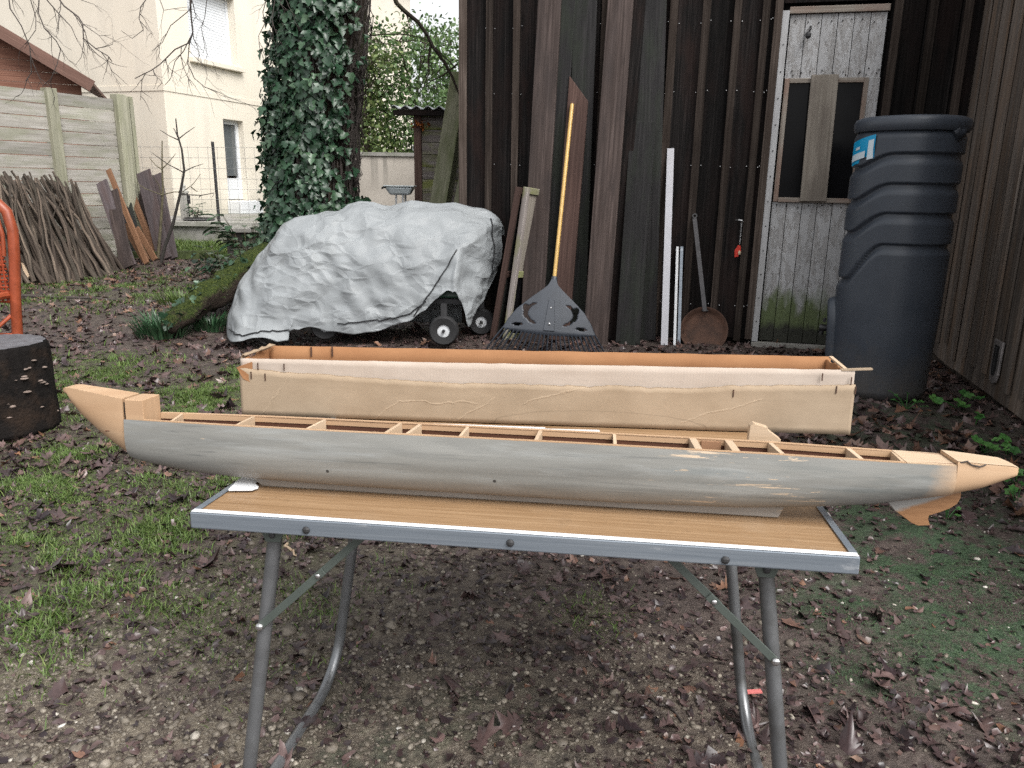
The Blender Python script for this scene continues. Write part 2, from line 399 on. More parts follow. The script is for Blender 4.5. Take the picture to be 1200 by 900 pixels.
def hullpaint():
    """grey primer over timber; local x runs along the hull; rubbed-through places show the wood"""
    t = NT('grey_hull_primer'); v = t.coord('Object'); x, y, z = t.sep(v)
    g = t.noise(t.coord('Object', (2.2, 26, 26)), 1, 7, .6, .8)
    base = t.ramp(g, (.25, (.158, .156, .144)), (.5, (.205, .204, .190)), (.75, (.255, .255, .240)))
    pl = t.ramp(t.noise(t.coord('Object', (1.2, 30, 30)), 1.2, 3, .5), (.30, 0.0), (.42, 1.0))
    base = t.mix(t.math('MULTIPLY', t.math('SUBTRACT', 1.0, pl), .5), base, (.13, .135, .13))
    ln = t.noise(t.coord('Object', (2.0, 9, 16)), 1.6, 5, .6, .6); base = t.mix(t.math('MULTIPLY', t.ramp(ln, (.50, 0.0), (.68, 1.0)), .36), base, (.095, .10, .10))
    lt = t.noise(t.coord('Object', (3.0, 20, 34)), 1.3, 6, .65, .4); base = t.mix(t.math('MULTIPLY', t.ramp(lt, (.52, 0.0), (.66, 1.0)), .4), base, (.31, .325, .325))
    fs = t.noise(t.coord('Object', (4, 160, 160)), 1.0, 5, .7, .3); base = t.mix(t.math('MULTIPLY', t.ramp(fs, (.58, 0.0), (.70, 1.0)), .5), base, (.075, .08, .08))
    # blotchy bare streaks, only towards the stern
    s = t.noise(t.coord('Object', (7, 95, 95)), 1.0, 6, .68, .5)
    win = t.ramp(x, (.66, 0.0), (.80, 1.0), (.95, 1.0)); 
    win2 = t.math('SUBTRACT', 1.0, t.ramp(x, (.93, 0.0), (1.0, 1.0)))
    thr = t.math('MULTIPLY', t.math('MULTIPLY', win, win2), .115)
    sm = t.math('ADD', s, thr); bare = t.ramp(sm, (.695, 0.0), (.715, 1.0))
    base = t.mix(bare, base, (.50, .39, .28))
    # darker smears around the bare places
    dk = t.ramp(t.noise(t.coord('Object', (5, 40, 40)), 1.3, 5, .6), (.5, 0.0), (.68, 1.0))
    base = t.mix(t.math('MULTIPLY', t.math('MULTIPLY', dk, win), .5), base, (.10, .115, .115))
    # primer fades to bare timber at the stern, with a ragged feathered edge
    nz = t.noise(t.coord('Object', (14, 22, 22)), 1.0, 6, .65)
    ex = t.math('ADD', t.math('MULTIPLY_ADD', nz, .07, x), t.math('MULTIPLY', z, -.35))
    wgr = t.noise(t.coord('Object', (3, 60, 60)), 1, 6, .6)
    woodc = t.ramp(wgr, (.3, (.40, .26, .155)), (.7, (.51, .36, .235)))
    base = t.mix(t.mr(ex, 1.128, 1.172), base, woodc)
    # pin holes
    ph = t.voro(t.coord('Object', (12, 12, 12)), 1.0); base = t.mix(t.math('MULTIPLY', t.ramp(ph, (.028, 1.0), (.04, 0.0)), .9), base, (.02, .02, .02))
    # browner towards the bottom of the hull
    base = t.mix(t.math('MULTIPLY', t.ramp(t.math('ADD', z, t.math('MULTIPLY', g, .02)), (.018, 1.0), (.05, 0.0)), .4), base, (.30, .235, .185))
    return t.fin(base, t.ramp(g, (.3, .42), (.7, .55)), t.bump(g, .12, .002), spec=.45)
M_hull = hullpaint()

FIN0 = -.431
def finmat():
    t = NT('stained_fin'); v = t.coord('Object'); z = t.sep(v)[2]
    nz = t.noise(t.coord('Object', (20, 20, 60)), 1.0, 5, .6)
    e = t.math('MULTIPLY_ADD', nz, .016, t.math('MULTIPLY_ADD', t.sep(v)[0], -.42, z))
    m = t.n('ShaderNodeMapRange'); t.l(e, m.inputs[0]); m.inputs[1].default_value = FIN0; m.inputs[2].default_value = FIN0+.006
    br = t.ramp(t.noise(t.coord('Object', (30, 30, 200)), 1, 5, .6), (.3, (.22, .105, .042)), (.7, (.30, .155, .07)))
    return t.fin(t.mix(m.outputs[0], br, (.26, .25, .235)), .6)
M_fin = finmat()

def kraft(name, c1, c2, flute=False, crease=True, water=True):
    t = NT(name); v = t.coord('Object'); n = t.noise(t.coord('Object', (4, 4, 6)), 2.2, 8, .62)
    c = t.ramp(n, (.3, c1), (.7, c2))
    st = t.noise(t.coord('Object', (1.0, 2, 60)), 2.0, 4, .6); c = t.mix(t.math('MULTIPLY', t.ramp(st, (.55, 0.0), (.75, 1.0)), .16), c, tuple(q*.75 for q in c1))
    dm = t.noise(t.coord('Object', (3, 3, 5)), 1.6, 5, .6); c = t.mix(t.math('MULTIPLY', t.ramp(dm, (.5, 0.0), (.75, 1.0)), .3), c, tuple(q*.7 for q in c1))
    h = n
    if water:
        x, y, z = t.sep(v); dx = t.math('MULTIPLY_ADD', x, 3.9, -3.26)        # one dried water ring low on the front, right of the middle
        e = t.math('ADD', t.math('MULTIPLY', dx, dx), t.math('POWER', t.math('MULTIPLY', z, 26.0), 2.0))
        e = t.math('MULTIPLY_ADD', t.noise(v, 45, 4, .6), .22, e)
        c = t.mix(t.math('MULTIPLY', t.ramp(t.math('MULTIPLY', e, .5), (.47, 0.0), (.505, 1.0), (.525, 0.0)), .45), c, tuple(q*.5 for q in c1))
    if False:
        for k, (sc_, dist) in enumerate(((1.5, .6), (2.3, 1.0))):
            q = t.noise(t.coord('Object', (1, 1, 1.4), (0, .7-k*1.3, 0)), sc_, 2, .4, dist)
            br = t.noise(v, 2.2+k, 2, .5); ln = t.math('MULTIPLY', t.ramp(t.math('ABSOLUTE', t.math('SUBTRACT', q, .5)), (.0, 1.0), (.007, 0.0)), t.ramp(br, (.54, 0.0), (.64, 1.0)))
            c = t.mix(t.math('MULTIPLY', ln, .26), c, tuple(min(1, q_*1.3) for q_ in c2)); h = t.math('ADD', h, t.math('MULTIPLY', ln, .6))
    if water:
        x, y, z = t.sep(v); wob = t.math('MULTIPLY_ADD', t.noise(v, 18, 4, .6), .030, -.015)
        for xa, za, xb, zb in ((.045, .0, .125, .10), (.315, .0, .375, .045), (.37, .043, .56, .047), (.50, .0, .60, .06), (1.02, .02, 1.20, .075), (.66, .05, .83, .10)):
            L = sqrt((xb-xa)**2+(zb-za)**2); ux, uz = (xb-xa)/L, (zb-za)/L
            dd = t.math('ADD', t.math('MULTIPLY_ADD', x, -uz, t.math('MULTIPLY_ADD', z, ux, xa*uz-za*ux)), wob)
            al = t.math('MULTIPLY_ADD', x, ux, t.math('MULTIPLY_ADD', z, uz, -(xa*ux+za*uz)))
            seg = t.math('MULTIPLY', t.mr(al, -.004, .006), t.math('SUBTRACT', 1.0, t.mr(al, L-.01, L)))
            ln = t.math('MULTIPLY', t.math('SUBTRACT', 1.0, t.mr(t.math('ABSOLUTE', dd), .0006, .0026)), seg)
            c = t.mix(t.math('MULTIPLY', ln, .27), c, tuple(min(1, q_*1.28) for q_ in c2)); h = t.math('ADD', h, ln)
    nrm = t.bump(h, .3, .003)
    if flute:
        x = t.sep(v)[0]; wv = t.math('SINE', t.math('MULTIPLY', x, 900.0)); am = t.ramp(t.noise(v, 3.0, 3, .5), (.42, 0.0), (.62, 1.0))
        c = t.mix(t.math('MULTIPLY', t.math('MULTIPLY_ADD', wv, .045, .05), am), c, tuple(q*.6 for q in c1))
    return t.fin(c, .85, nrm, spec=.2)
M_kraft = kraft('kraft_card', (.29, .22, .152), (.36, .28, .20))
M_kraftin = kraft('kraft_card_inside', (.26, .125, .058), (.32, .165, .08), True, False, False)
M_liner = kraft('torn_pale_liner', (.39, .325, .272), (.455, .39, .335), True, False, False)
M_tornedge = plain('torn_card_edge', (.26, .19, .125), .9, var=.2, scale=60)

def laminate():
    t = NT('wood_print_laminate'); v = t.coord('Object'); 
    g = t.noise(t.coord('Object', (1.0, 90, 90)), 1.2, 7, .6, .3); f = t.noise(t.coord('Object', (9, 260, 50)), 1, 3, .5)
    c = t.ramp(g, (.3, (.225, .137, .070)), (.5, (.285, .18, .098)), (.7, (.34, .225, .13)))
    c = t.mix(t.math('MULTIPLY', t.ramp(f, (.5, 0.0), (.62, 1.0)), .4), c, (.17, .09, .038))
    sc_ = t.noise(v, 6, 6, .6); c = t.mix(t.math('MULTIPLY', t.ramp(sc_, (.55, 0.0), (.7, 1.0)), .15), c, (.42, .35, .27))
    scr = t.noise(t.coord('Object', (6, 130, 1), (0, 0, .35)), 1.0, 3, .5, .4); c = t.mix(t.math('MULTIPLY', t.ramp(scr, (.70, 0.0), (.73, 1.0)), .35), c, (.40, .33, .25))
    dk = t.noise(v, 9, 7, .72); c = t.mix(t.math('MULTIPLY', t.ramp(dk, (.58, 0.0), (.66, 1.0)), .3), c, (.12, .075, .04))
    return t.fin(c, t.ramp(sc_, (.3, .34), (.7, .5)), t.bump(f, .06, .001), spec=.45)
M_lam = laminate()

def tarpmat():
    t = NT('grey_tarpaulin'); v = t.coord('Object')
    n = t.noise(v, 2.5, 6, .6); c = t.ramp(n, (.3, (.215, .230, .240)), (.7, (.265, .282, .292)))
    d = t.noise(v, 5, 7, .7); c = t.mix(t.math('MULTIPLY', t.ramp(d, (.57, 0.0), (.72, 1.0)), .35), c, (.17, .175, .17))
    def wrinkle(sc_, off, w):      # thin creases along the edges of warped cells
        nz = t.n('ShaderNodeTexNoise'); t.l(v, nz.inputs['Vector']); nz.inputs['Scale'].default_value = 2.5; nz.inputs['Detail'].default_value = 1
        vs = t.n('ShaderNodeVectorMath', operation='MULTIPLY_ADD'); t.l(nz.outputs['Color'], vs.inputs[0]); vs.inputs[1].default_value = (.22, .22, .22); t.l(t.coord('Object', (1, 1, 1.7), (0, off, 0)), vs.inputs[2])
        e = t.voro(vs.outputs[0], sc_, 'DISTANCE_TO_EDGE'); msk = t.ramp(t.noise(v, sc_*.55, 2, .5), (.40, 0.0), (.56, 1.0))
        return t.math('MULTIPLY', t.math('SUBTRACT', 1.0, t.ramp(e, (0.0, 0.0), (w, 1.0))), msk)
    h = t.math('ADD', wrinkle(3.4, .7, .22), t.math('MULTIPLY', wrinkle(7.5, -.6, .25), .55))
    return t.fin(c, .55, t.bump(h, .55, .022, t.bump(t.noise(v, 40, 4, .6), .08, .002)), spec=.4)
M_tarp = tarpmat()

def leafmat(name, stops, rough=.5, trans=0.0, spec=.5, vein=True):
    t = NT(name); h = t.attr('hue'); c = t.ramp(h, *stops)
    c = t.tone(c); n = t.noise(t.coord('Object'), 60, 4, .6)
    c = t.mix(t.math('MULTIPLY', t.ramp(n, (.4, 0.0), (.65, 1.0)), .35), c, tuple(q*.45 for q in stops[0][1]))
    m = t.fin(c, rough, t.bump(n, .2, .004), spec=spec)
    if trans:
        tr = t.n('ShaderNodeBsdfTranslucent'); t.put(tr.inputs['Color'], c); mx = t.n('ShaderNodeMixShader'); mx.inputs[0].default_value = trans
        t.l(t.b.outputs[0], mx.inputs[1]); t.l(tr.outputs[0], mx.inputs[2]); t.l(mx.outputs[0], t.out.inputs[0])
    return m
M_litter = leafmat('dead_oak_leaves', ((0, (.030, .020, .022)), (.35, (.080, .052, .050)), (.62, (.135, .088, .080)), (.82, (.175, .088, .052)), (1, (.20, .135, .105))), .33, .0, .5)
M_grass = leafmat('grass_blades', ((0, (.06, .10, .02)), (.5, (.10, .175, .035)), (1, (.19, .24, .075))), .5, .3)
M_moss = leafmat('moss_fuzz', ((0, (.020, .042, .020)), (.5, (.038, .080, .034)), (1, (.075, .135, .04))), .8, .1)
M_ivy = leafmat('ivy_leaves', ((0, (.014, .038, .018)), (.5, (.034, .082, .045)), (1, (.085, .15, .082))), .35, .12, .55)
M_ever = leafmat('evergreen_leaves', ((0, (.05, .10, .035)), (.5, (.10, .18, .06)), (1, (.20, .29, .11))), .5, .25)
M_everY = leafmat('yellowgreen_leaves', ((0, (.075, .12, .035)), (.5, (.13, .19, .06)), (1, (.25, .29, .11))), .5, .3)
M_weed = leafmat('seedling_leaves', ((0, (.04, .14, .03)), (.5, (.08, .24, .055)), (1, (.14, .33, .08))), .5, .25)
M_laurel = leafmat('laurel_leaves', ((0, (.02, .06, .025)), (.5, (.04, .10, .045)), (1, (.08, .16, .08))), .35, .15)
M_fungus = plain('bracket_fungus', (.17, .13, .11), .8, var=.3, scale=30)
M_orangeleaf = leafmat('orange_leaves', ((0, (.3, .09, .02)), (1, (.45, .16, .04))), .6, .3)

def stonemat():
    t = NT('gravel_stone'); h = t.attr('hue')
    c = t.ramp(h, (0, (.085, .07, .055)), (.45, (.17, .145, .115)), (.8, (.30, .265, .215)), (1, (.62, .59, .54)))
    n = t.noise(t.coord('Object'), 90, 5, .65); c = t.mix(t.math('MULTIPLY', t.ramp(n, (.42, 0.0), (.6, 1.0)), .55), c, (.07, .058, .045))
    return t.fin(c, .6, t.bump(n, .3, .004))
M_stone = stonemat()

def groundmat():
    t = NT('wet_garden_soil'); v = t.coord('Object')
    n1 = t.noise(v, 2.2, 9, .68); n2 = t.noise(v, 26, 7, .7); n3 = t.noise(v, 95, 4, .65)
    c = t.ramp(n2, (.28, (.022, .0155, .0135)), (.5, (.064, .047, .040)), (.72, (.122, .093, .079)))
    c = t.mix(t.ramp(n1, (.35, 0.0), (.65, .5)), c, (.045, .032, .03))
    gv = t.attr('grav'); f = t.math('MULTIPLY', gv, t.ramp(n2, (.38, 0.0), (.58, 1.0)))
    c = t.mix(f, c, t.ramp(n3, (.3, (.10, .08, .06)), (.55, (.19, .16, .12)), (.75, (.30, .27, .22))))
    # pale chips everywhere
    vc = t.voro(v, 95, 'F1'); chip = t.math('MULTIPLY', t.ramp(vc, (.12, 1.0), (.2, 0.0)), t.math('MULTIPLY_ADD', gv, .5, .22))
    c = t.mix(t.math('MULTIPLY', chip, t.ramp(n2, (.45, 0.0), (.6, 1.0))), c, (.36, .32, .27))
    gr = t.math('MULTIPLY', t.attr('grass'), t.ramp(n2, (.4, .1), (.62, .8))); c = t.mix(gr, c, (.055, .075, .022))
    mo = t.math('MULTIPLY', t.attr('moss'), t.ramp(t.noise(v, 9, 8, .72), (.44, 0.0), (.54, .95)))
    c = t.mix(mo, c, t.ramp(n3, (.3, (.020, .040, .022)), (.7, (.052, .095, .042))))
    h = t.math('ADD', t.math('MULTIPLY', n2, 1.0), t.math('MULTIPLY', n3, .35))
    return t.fin(c, t.ramp(n2, (.3, .42), (.7, .72)), t.bump(h, .9, .02), spec=.45)
M_ground = groundmat()
M_lawn = plain('far_field', (.06, .09, .03), .9, var=.3, scale=3)
# ================================================================ SETTING
def blob(x, y, cx, cy, r): return np.exp(-(((x-cx)**2+(y-cy)**2)/(r*r)))
def pxb(lst): return [(*gnd(u, v)[:2], r, a) for u, v, r, a in lst]
GRASS = pxb([(60, 560, .45, .8), (20, 640, .40, .9), (110, 520, .35, .6), (180, 460, .5, .55), (240, 455, .5, .7), (100, 430, .5, .5), (180, 600, .32, .7), (330, 640, .22, .6),
             (120, 660, .3, .75), (230, 560, .3, .5), (60, 730, .22, .5), (250, 690, .25, .55), (170, 700, .2, .45), (160, 330, 1.2, .55), (240, 340, 1.0, .45), (300, 440, .4, .5), (90, 350, 1.0, .3), (690, 715, .09, .28), (20, 480, .5, .6)])
MOSS = pxb([(1110, 650, .42, 1), (1190, 700, .40, 1), (1050, 610, .38, .8), (1150, 760, .28, .9), (1000, 700, .18, .8), (1180, 620, .5, .6), (1020, 780, .13, .7), (560, 850, .2, .25), (420, 860, .18, .3), (1040, 500, .6, .5)])
GRAV = pxb([(150, 850, .34, 1), (60, 790, .3, .8), (300, 760, .32, .9), (250, 870, .3, 1), (430, 700, .32, .8), (500, 820, .30, .9), (330, 690, .28, .8), (640, 870, .25, .6), (760, 800, .22, .5), (560, 720, .3, .5), (450, 660, .35, .6), (120, 900, .3, 1), (820, 890, .2, .45)])
def field(L, x, y):
    s = np.zeros_like(x)
    for cx, cy, r, a in L: s = np.maximum(s, a*blob(x, y, cx, cy, r))
    return s
_ns = [(RNG.uniform(-1, 1, 2)*f, RNG.uniform(0, 6.3), a) for f, a in ((1.1, .02), (2.3, .012), (4.6, .009), (9, .006), (17, .0045), (31, .003), (60, .0022)) for _ in range(3)]
def gz(x, y):
    x = np.asarray(x, float); y = np.asarray(y, float); z = np.zeros_like(x)
    for k, p, a in _ns: z = z+a*np.sin(k[0]*x+k[1]*y+p)
    z = z*np.clip(1.6-np.hypot(x, y-3)/14, 0.1, 1)*.7
    z = z+.26*np.exp(-((x+2.15)**2/.35+(y-7.25)**2/.6))+.10*np.exp(-((x+2.6)**2/.12+(y-6.5)**2/.35))
    return z-.012
def axis(a, b, step, ends, k=1.22):
    c = list(np.arange(a, b+1e-6, step)); 
    s = step; lo = []; p = a
    while p > ends[0]: s *= k; p -= s; lo.append(p)
    s = step; hi = []; p = c[-1]
    while p < ends[1]: s *= k; p += s; hi.append(p)
    return np.array(lo[::-1]+c+hi)
gx = axis(-3.4, 3.2, .024, (-180, 180)); gy = axis(.5, 6.4, .024, (-30, 300))
X, Y = np.meshgrid(gx, gy); Z = gz(X, Y)
nx, ny = len(gx), len(gy); I = np.arange(nx*ny).reshape(ny, nx)
F = np.stack([I[:-1, :-1], I[:-1, 1:], I[1:, 1:], I[1:, :-1]], -1).reshape(-1, 4)
ground = npmesh('ground', np.stack([X, Y, Z], -1).reshape(-1, 3), F, M_ground, kind='structure', smooth=True)
for nm, L in (('grass', GRASS), ('moss', MOSS), ('grav', GRAV)):
    at = ground.data.attributes.new(nm, 'FLOAT', 'POINT'); at.data.foreach_set('value', np.clip(field(L, X, Y)*1.2, 0, 1).astype(np.float32).ravel())

# terrace and lawn edge
m = MB(); m.box((-13, 13.0, -.2), (-3.1, 40, .40), axis=0); o = m.build('terrace', M_slab); tag(o, kind='structure')
m = MB(); m.box((-13, 12.94, .36), (-3.1, 13.25, .43), axis=0); o = m.build('terrace_edge', M_cement); tag(o, kind='structure')
a, b = gnd(150, 303), gnd(262, 301)
m = MB(); m.beam((a[0], a[1], .03), (b[0], b[1], .03), .10, .13, (0, 1, 0)); o = m.build('lawn_kerb', plain('mossy_kerb', (.045, .06, .018), .95, var=.4, scale=12, bump=.4, bdist=.02)); tag(o, kind='structure')

# ---------------------------------------------------------------- generic wall with openings
def wall_strips(mb, L, Hh, thick, openings, tone=1.0):
    """wall in local x(0..L), z(0..Hh), y 0(front)..thick; openings (x0,x1,z0,z1)"""
    xs = sorted({0, L}|{o[0] for o in openings}|{o[1] for o in openings})
    for xa, xb in zip(xs, xs[1:]):
        zs = [(0, Hh)]
        for ox0, ox1, oz0, oz1 in openings:
            if ox0 <= xa+1e-6 and ox1 >= xb-1e-6:
                new = []
                for z0, z1 in zs:
                    if oz0 > z0: new.append((z0, min(z1, oz0)))
                    if oz1 < z1: new.append((max(z0, oz1), z1))
                zs = new
        for z0, z1 in zs: mb.box((xa, 0, z0), (xb, thick, z1), tone)

# ================================================================ HOUSE
hc = gnd(205, 253, .40)                       # ground corner nearest to us
hd = Vector((.31, .951, 0)).normalized(); hn = Vector((hd.y, -hd.x, 0))  # right face runs along hd, faces hn
HM = frame(hc, hd, -hn, Vector((0, 0, 1)))    # local x along the right face, y into the house, z up
house = thing('house', 'large cream rendered house with shuttered upper window behind the wire fence', 'house', M=HM)
HI = HM.inverted()
def hpix(u, v):
    p = HI @ Vector(onplane(u, v, hc, np.array(hn))); return p.x, p.z
dL, dT = hpix(261, 139); dR, _ = hpix(284.5, 139); _, dB = hpix(272, 243)
dB = max(dB, .30)
w0, wB = hpix(224, 66.5); w1, _ = hpix(279, 76)
HH = 7.2; LR = 11
ops = [(dL, dR, dB-.02, dT), (w0, w1, wB, wB+1.35)]
m = MB(); wall_strips(m, LR, HH, .34, ops, 1.0)
m.box((0.0, .34, 0), (.34, 9, HH), 1.0, axis=1); m.box((.34, 8.7, 0), (LR, 9, HH), 1.0); m.box((LR-.34, .34, 0), (LR, 8.7, HH), 1.0, axis=1)
m.build('wall', M_stucco, house)
_, bz = hpix(205, 105.0)
m = MB(); m.box((-.014, -.014, bz-.05), (LR, -.001, bz+.05), 1.0, axis=0); m.box((-.014, .001, bz-.05), (-.001, 9, bz+.05), 1.0, axis=1); m.build('string_course', M_stucco, house)
m = MB(); m.box((w0-.06, -.10, wB-.10), (w1+.10, .10, wB-.003), 1.0, axis=0); m.build('window_sill', M_stucco, house, bevel=.01)
win = MB().box((w0, .17, wB), (w0+.07, .24, wB+1.35)).box((w1-.07, .17, wB), (w1, .24, wB+1.35)).box((w0+.07, .17, wB), (w1-.07, .24, wB+.07)).build('window', M_pvc, house)
m = MB()
for k in range(24): m.box((w0+.071, .19, wB+.072+k*.052), (w1-.071, .205, wB+.072+k*.052+.047), 1.0, axis=0)
m.build('roller_shutter', M_pvc, win)
fr = MB(); fr.box((dL, .14, dB), (dL+.09, .21, dT)).box((dR-.09, .14, dB), (dR, .21, dT)).box((dL+.09, .14, dT-.09), (dR-.09, .21, dT)); 
door = fr.build('door', M_pvc, house)
zm = dB+(dT-dB)*.27
MB().box((dL+.09, .16, dB), (dR-.09, .19, zm)).build('lower_panel', M_pvc, door)
MB().box((dL+.10, .165, zm+.05), (dR-.10, .18, dT-.1)).build('pane', M_glasshouse, door)
m = MB(); m.box((dL-.05, -.35, .0), (dR+.05, -.002, dB-.03)); m.build('doorstep', M_pvc, house, bevel=.01)
m = MB(); rz = HH
for sx in (-.5,):
    m.prism([(-.6, -.35), (4.5, 2.4), (9.6, -.35), (9.6, -.2), (4.5, 2.58), (-.6, -.2)], (-.6, 0, rz+.2), (0, 1, 0), (0, 0, 1), (1, 0, 0), LR+1.2)
m.build('roof', M_tile, house)
m = MB(); m.prism([(0, 0), (9, 0), (4.5, 2.35)], (.02, 0, rz), (0, 1, 0), (0, 0, 1), (1, 0, 0), .3); m.build('gable', M_stucco, house)

# terrace post, plants, wire fence
def sprig(name, M, mat, label, cat, loc, n, h, spread, lw, ll, group=None, stems=True, droop=.3, seed=0):
    """small leafy plant: stems + leaves"""
    r = random.Random(seed); root = thing(name, label, cat, loc, group=group)
    st = MB(); V = []; Fc = []; T = []; Hh = []
    for k in range(n):
        a = r.uniform(0, 2*pi); s = spread*sqrt(r.random()); hh = h*r.uniform(.45, 1)
        tip = Vector((cos(a)*s, sin(a)*s, hh)); mid = tip*.5+Vector((0, 0, hh*.18))
        if stems: st.tube([(cos(a)*.02, sin(a)*.02, -.02), mid, tip], [.006, .004, .002], 5, False)
        for q in range(3):
            p = mid.lerp(tip, q/2.0); a2 = a+r.uniform(-1.3, 1.3); d = Vector((cos(a2), sin(a2), r.uniform(-droop, .5))).normalized()
            sd = d.cross(Vector((0, 0, 1))).normalized(); nn = sd.cross(d); L = ll*r.uniform(.6, 1.2); W = lw*r.uniform(.7, 1.1)
            b = len(V); pts = [(0, 0), (.25, .38), (.55, .5), (.82, .3), (1, 0)]
            for x, y in pts: V.append(p+d*L*x-nn*L*.25*x*x)
            for x, y in pts[1:4]:
                V.append(p+d*L*x+sd*W*y+nn*L*(.08-.25*x*x)); V.append(p+d*L*x-sd*W*y+nn*L*(.08-.25*x*x))
            l = [b+5, b+7, b+9]; rr = [b+6, b+8, b+10]
            fs = [(b, b+1, l[0]), (b, rr[0], b+1), (b+1, b+2, l[1]), (b+1, l[1], l[0]), (b+1, rr[1], b+2), (b+1, rr[0], rr[1]), (b+2, b+3, l[2]), (b+2, l[2], l[1]), (b+2, rr[2], b+3), (b+2, rr[1], rr[2]), (b+3, b+4, l[2]), (b+3, rr[2], b+4)]
            Fc += fs; t = r.uniform(.75, 1.2); T += [t]*12; Hh += [r.random()]*12
    me = npmesh('foliage', [tuple(v) for v in V], Fc, mat, T, Hh); me.parent = root; WM[me] = WM[root]
    if stems: st.build('stems', M_sap, root)
    return root
p = gnd(218, 261, .40); y0 = 13.6; p = aty(218, 259, y0); zt = .40
post = thing('garden_tap_post', 'short grey stone post with a cap standing on the terrace', 'post', (p[0], y0, zt))
MB().box((-.06, -.06, 0), (.06, .06, .48)).build('column', M_cement, post, bevel=.008)
MB().lathe([(.085, .48), (.085, .51), (.05, .53), (.035, .56), (.045, .60), (.02, .63), (.001, .64)], 12).build('cap', M_cement, post)
MB().box((.06, -.03, .30), (.10, .03, .44)).build('tap', M_blackplastic, post, bevel=.01)
sprig('potted_plant', None, M_laurel, 'small green plant beside the grey post on the terrace', 'plant', (aty(231, 255, 13.5)[0], 13.5, .43), 14, .28, .16, .06, .12, seed=4)
p = aty(235, 262, 13.4)
o = MB().lathe([(.001, 0), (.24, 0), (.26, .03), (.22, .05), (.001, .05)], 20, o=(p[0], 13.35, .432)).build('drain_lid', M_blackplastic); tag(o, 'flat dark round lid lying on the terrace edge', 'lid')
FY = 13.12
wf = thing('wire_fence', 'thin wire mesh fence with dark metal post along the terrace', 'fence', (aty(257, 262, FY)[0], FY, .43))
a = aty(257, 263, FY); b = aty(249, 166, FY)
MB().tube([(a[0], FY, .42), (b[0], FY, b[2])], .026, 8).build('post', M_iron, wf, world=True)
xr = aty(330, 200, FY)[0]
MB().tube([(xr, FY, .42), (xr, FY, b[2])], .026, 8).build('post', M_iron, wf, world=True)
xl = aty(166, 200, FY)[0]-2.6
MB().tube([(xl, FY, .42), (xl, FY, b[2])], .026, 8).build('post', M_iron, wf, world=True)
m = MB(); x0 = xl; zt = aty(240, 172, FY)[2]; x1 = aty(330, 172, FY)[0]
for k in range(8): z = .47+(zt-.47)*k/7; m.tube([(x0, FY-.03, z), ((x0+x1)/2, FY-.03, z-.02), (x1, FY-.03, z)], .0026, 4, False)
x = x0
while x < x1: m.tube([(x, FY-.03, .45), (x+random.uniform(-.01, .01), FY-.03, zt)], .0022, 4, False); x += .155
m.build('wire_mesh', M_steel, wf, world=True)

# ================================================================ GARDEN HUT behind the fence
Yh = 12.6; e = aty(110, 103, Yh); gxv = Vector((.92, .392, 0)).normalized(); gyv = Vector((-gxv.y, gxv.x, 0))
HTM = frame((e[0], e[1], 0), gxv, gyv, (0, 0, 1)); HTI = HTM.inverted()
def gpx(u, v): p = HTI @ Vector(onplane(u, v, np.array(e), np.array(-gyv))); return p.x, p.z
ez = float(e[2]); t0 = gpx(0, 38); sl = (t0[1]-ez)/(0-t0[0]); hw = 2.4; cx = -hw; rz = ez+sl*hw; wx = gpx(95, 105)[0]; wl = 2*cx-wx
hut = thing('garden_hut', 'brown timber garden hut with a low gable roof behind the panel fence', 'hut', M=HTM)
m = MB(); z = 0
while z < rz-.06:
    z1 = z+.155
    h_ = lambda q: min(wx-cx, hw-((q-ez)/sl)-.02) if q > ez else wx-cx
    a0, a1 = h_(z), h_(z1)
    if a1 <= .05: break
    m.hexa([(cx-a0, .03, z+.004), (cx-a0, .06, z+.004), (cx-a1, .06, z1), (cx-a1, .03, z1), (cx+a0, .03, z+.004), (cx+a0, .06, z+.004), (cx+a1, .06, z1), (cx+a1, .03, z1)])
    z = z1
for q in range(13):
    m.box((wx-.03, .07, q*.155), (wx, 3, q*.155+.15), axis=1); m.box((wl, .07, q*.155), (wl+.03, 3, q*.155+.15), axis=1)
m.build('wall', M_hut, hut)
for s in (1, -1): MB().beam((cx, -.22, rz), (cx+s*hw, -.22, ez), .04, .17, (0, 1, 0)).build('verge_board', M_hutdark, hut)
m = MB()
for s in (1, -1): m.hexa([(cx, -.2, rz+.03), (cx, 3.2, rz+.03), (cx, 3.2, rz+.08), (cx, -.2, rz+.08), (cx+s*hw, -.2, ez+.03), (cx+s*hw, 3.2, ez+.03), (cx+s*hw, 3.2, ez+.08), (cx+s*hw, -.2, ez+.08)])
m.build('roof', M_hutdark, hut)

# ================================================================ PANEL FENCE on the left
P1 = np.array([*aty(153, 250, 11.6)[:2], 0]); P0 = P1-1.75*np.array([.431, .902, 0]); fd = (P1-P0)/np.linalg.norm(P1-P0)
FL = np.linalg.norm(P1-P0); fn = np.array([fd[1], -fd[0], 0])
fence = thing('panel_fence', 'weathered green grey board fence with square posts behind the pole stack', 'fence', M=frame(P0, fd, -fn, (0, 0, 1)))
FI = WM[fence].inverted()
def fpx(u, v): p = FI @ Vector(onplane(u, v, P0, fn)); return p.x, p.z
fz = fpx(140, 116)[1]; fz0 = fpx(3, 100)[1]
pm = fpx(63, 150)[0]; pe = fpx(146, 200)[0]; pe2 = fpx(158, 200)[0]
ext = -1.9
def panel(x0, x1):
    m = MB(); z = fz-.012; k = 0
    while z > .05:
        h = .163; m.box((x0, random.uniform(0, .006), z-h+.009), (x1, .032+random.uniform(0, .006), z), random.uniform(.72, 1.25), axis=0); z -= h
    m.build('slat_panel', M_fence, fence)
panel(ext, pm-.06); panel(pm+.06, pe-.07)
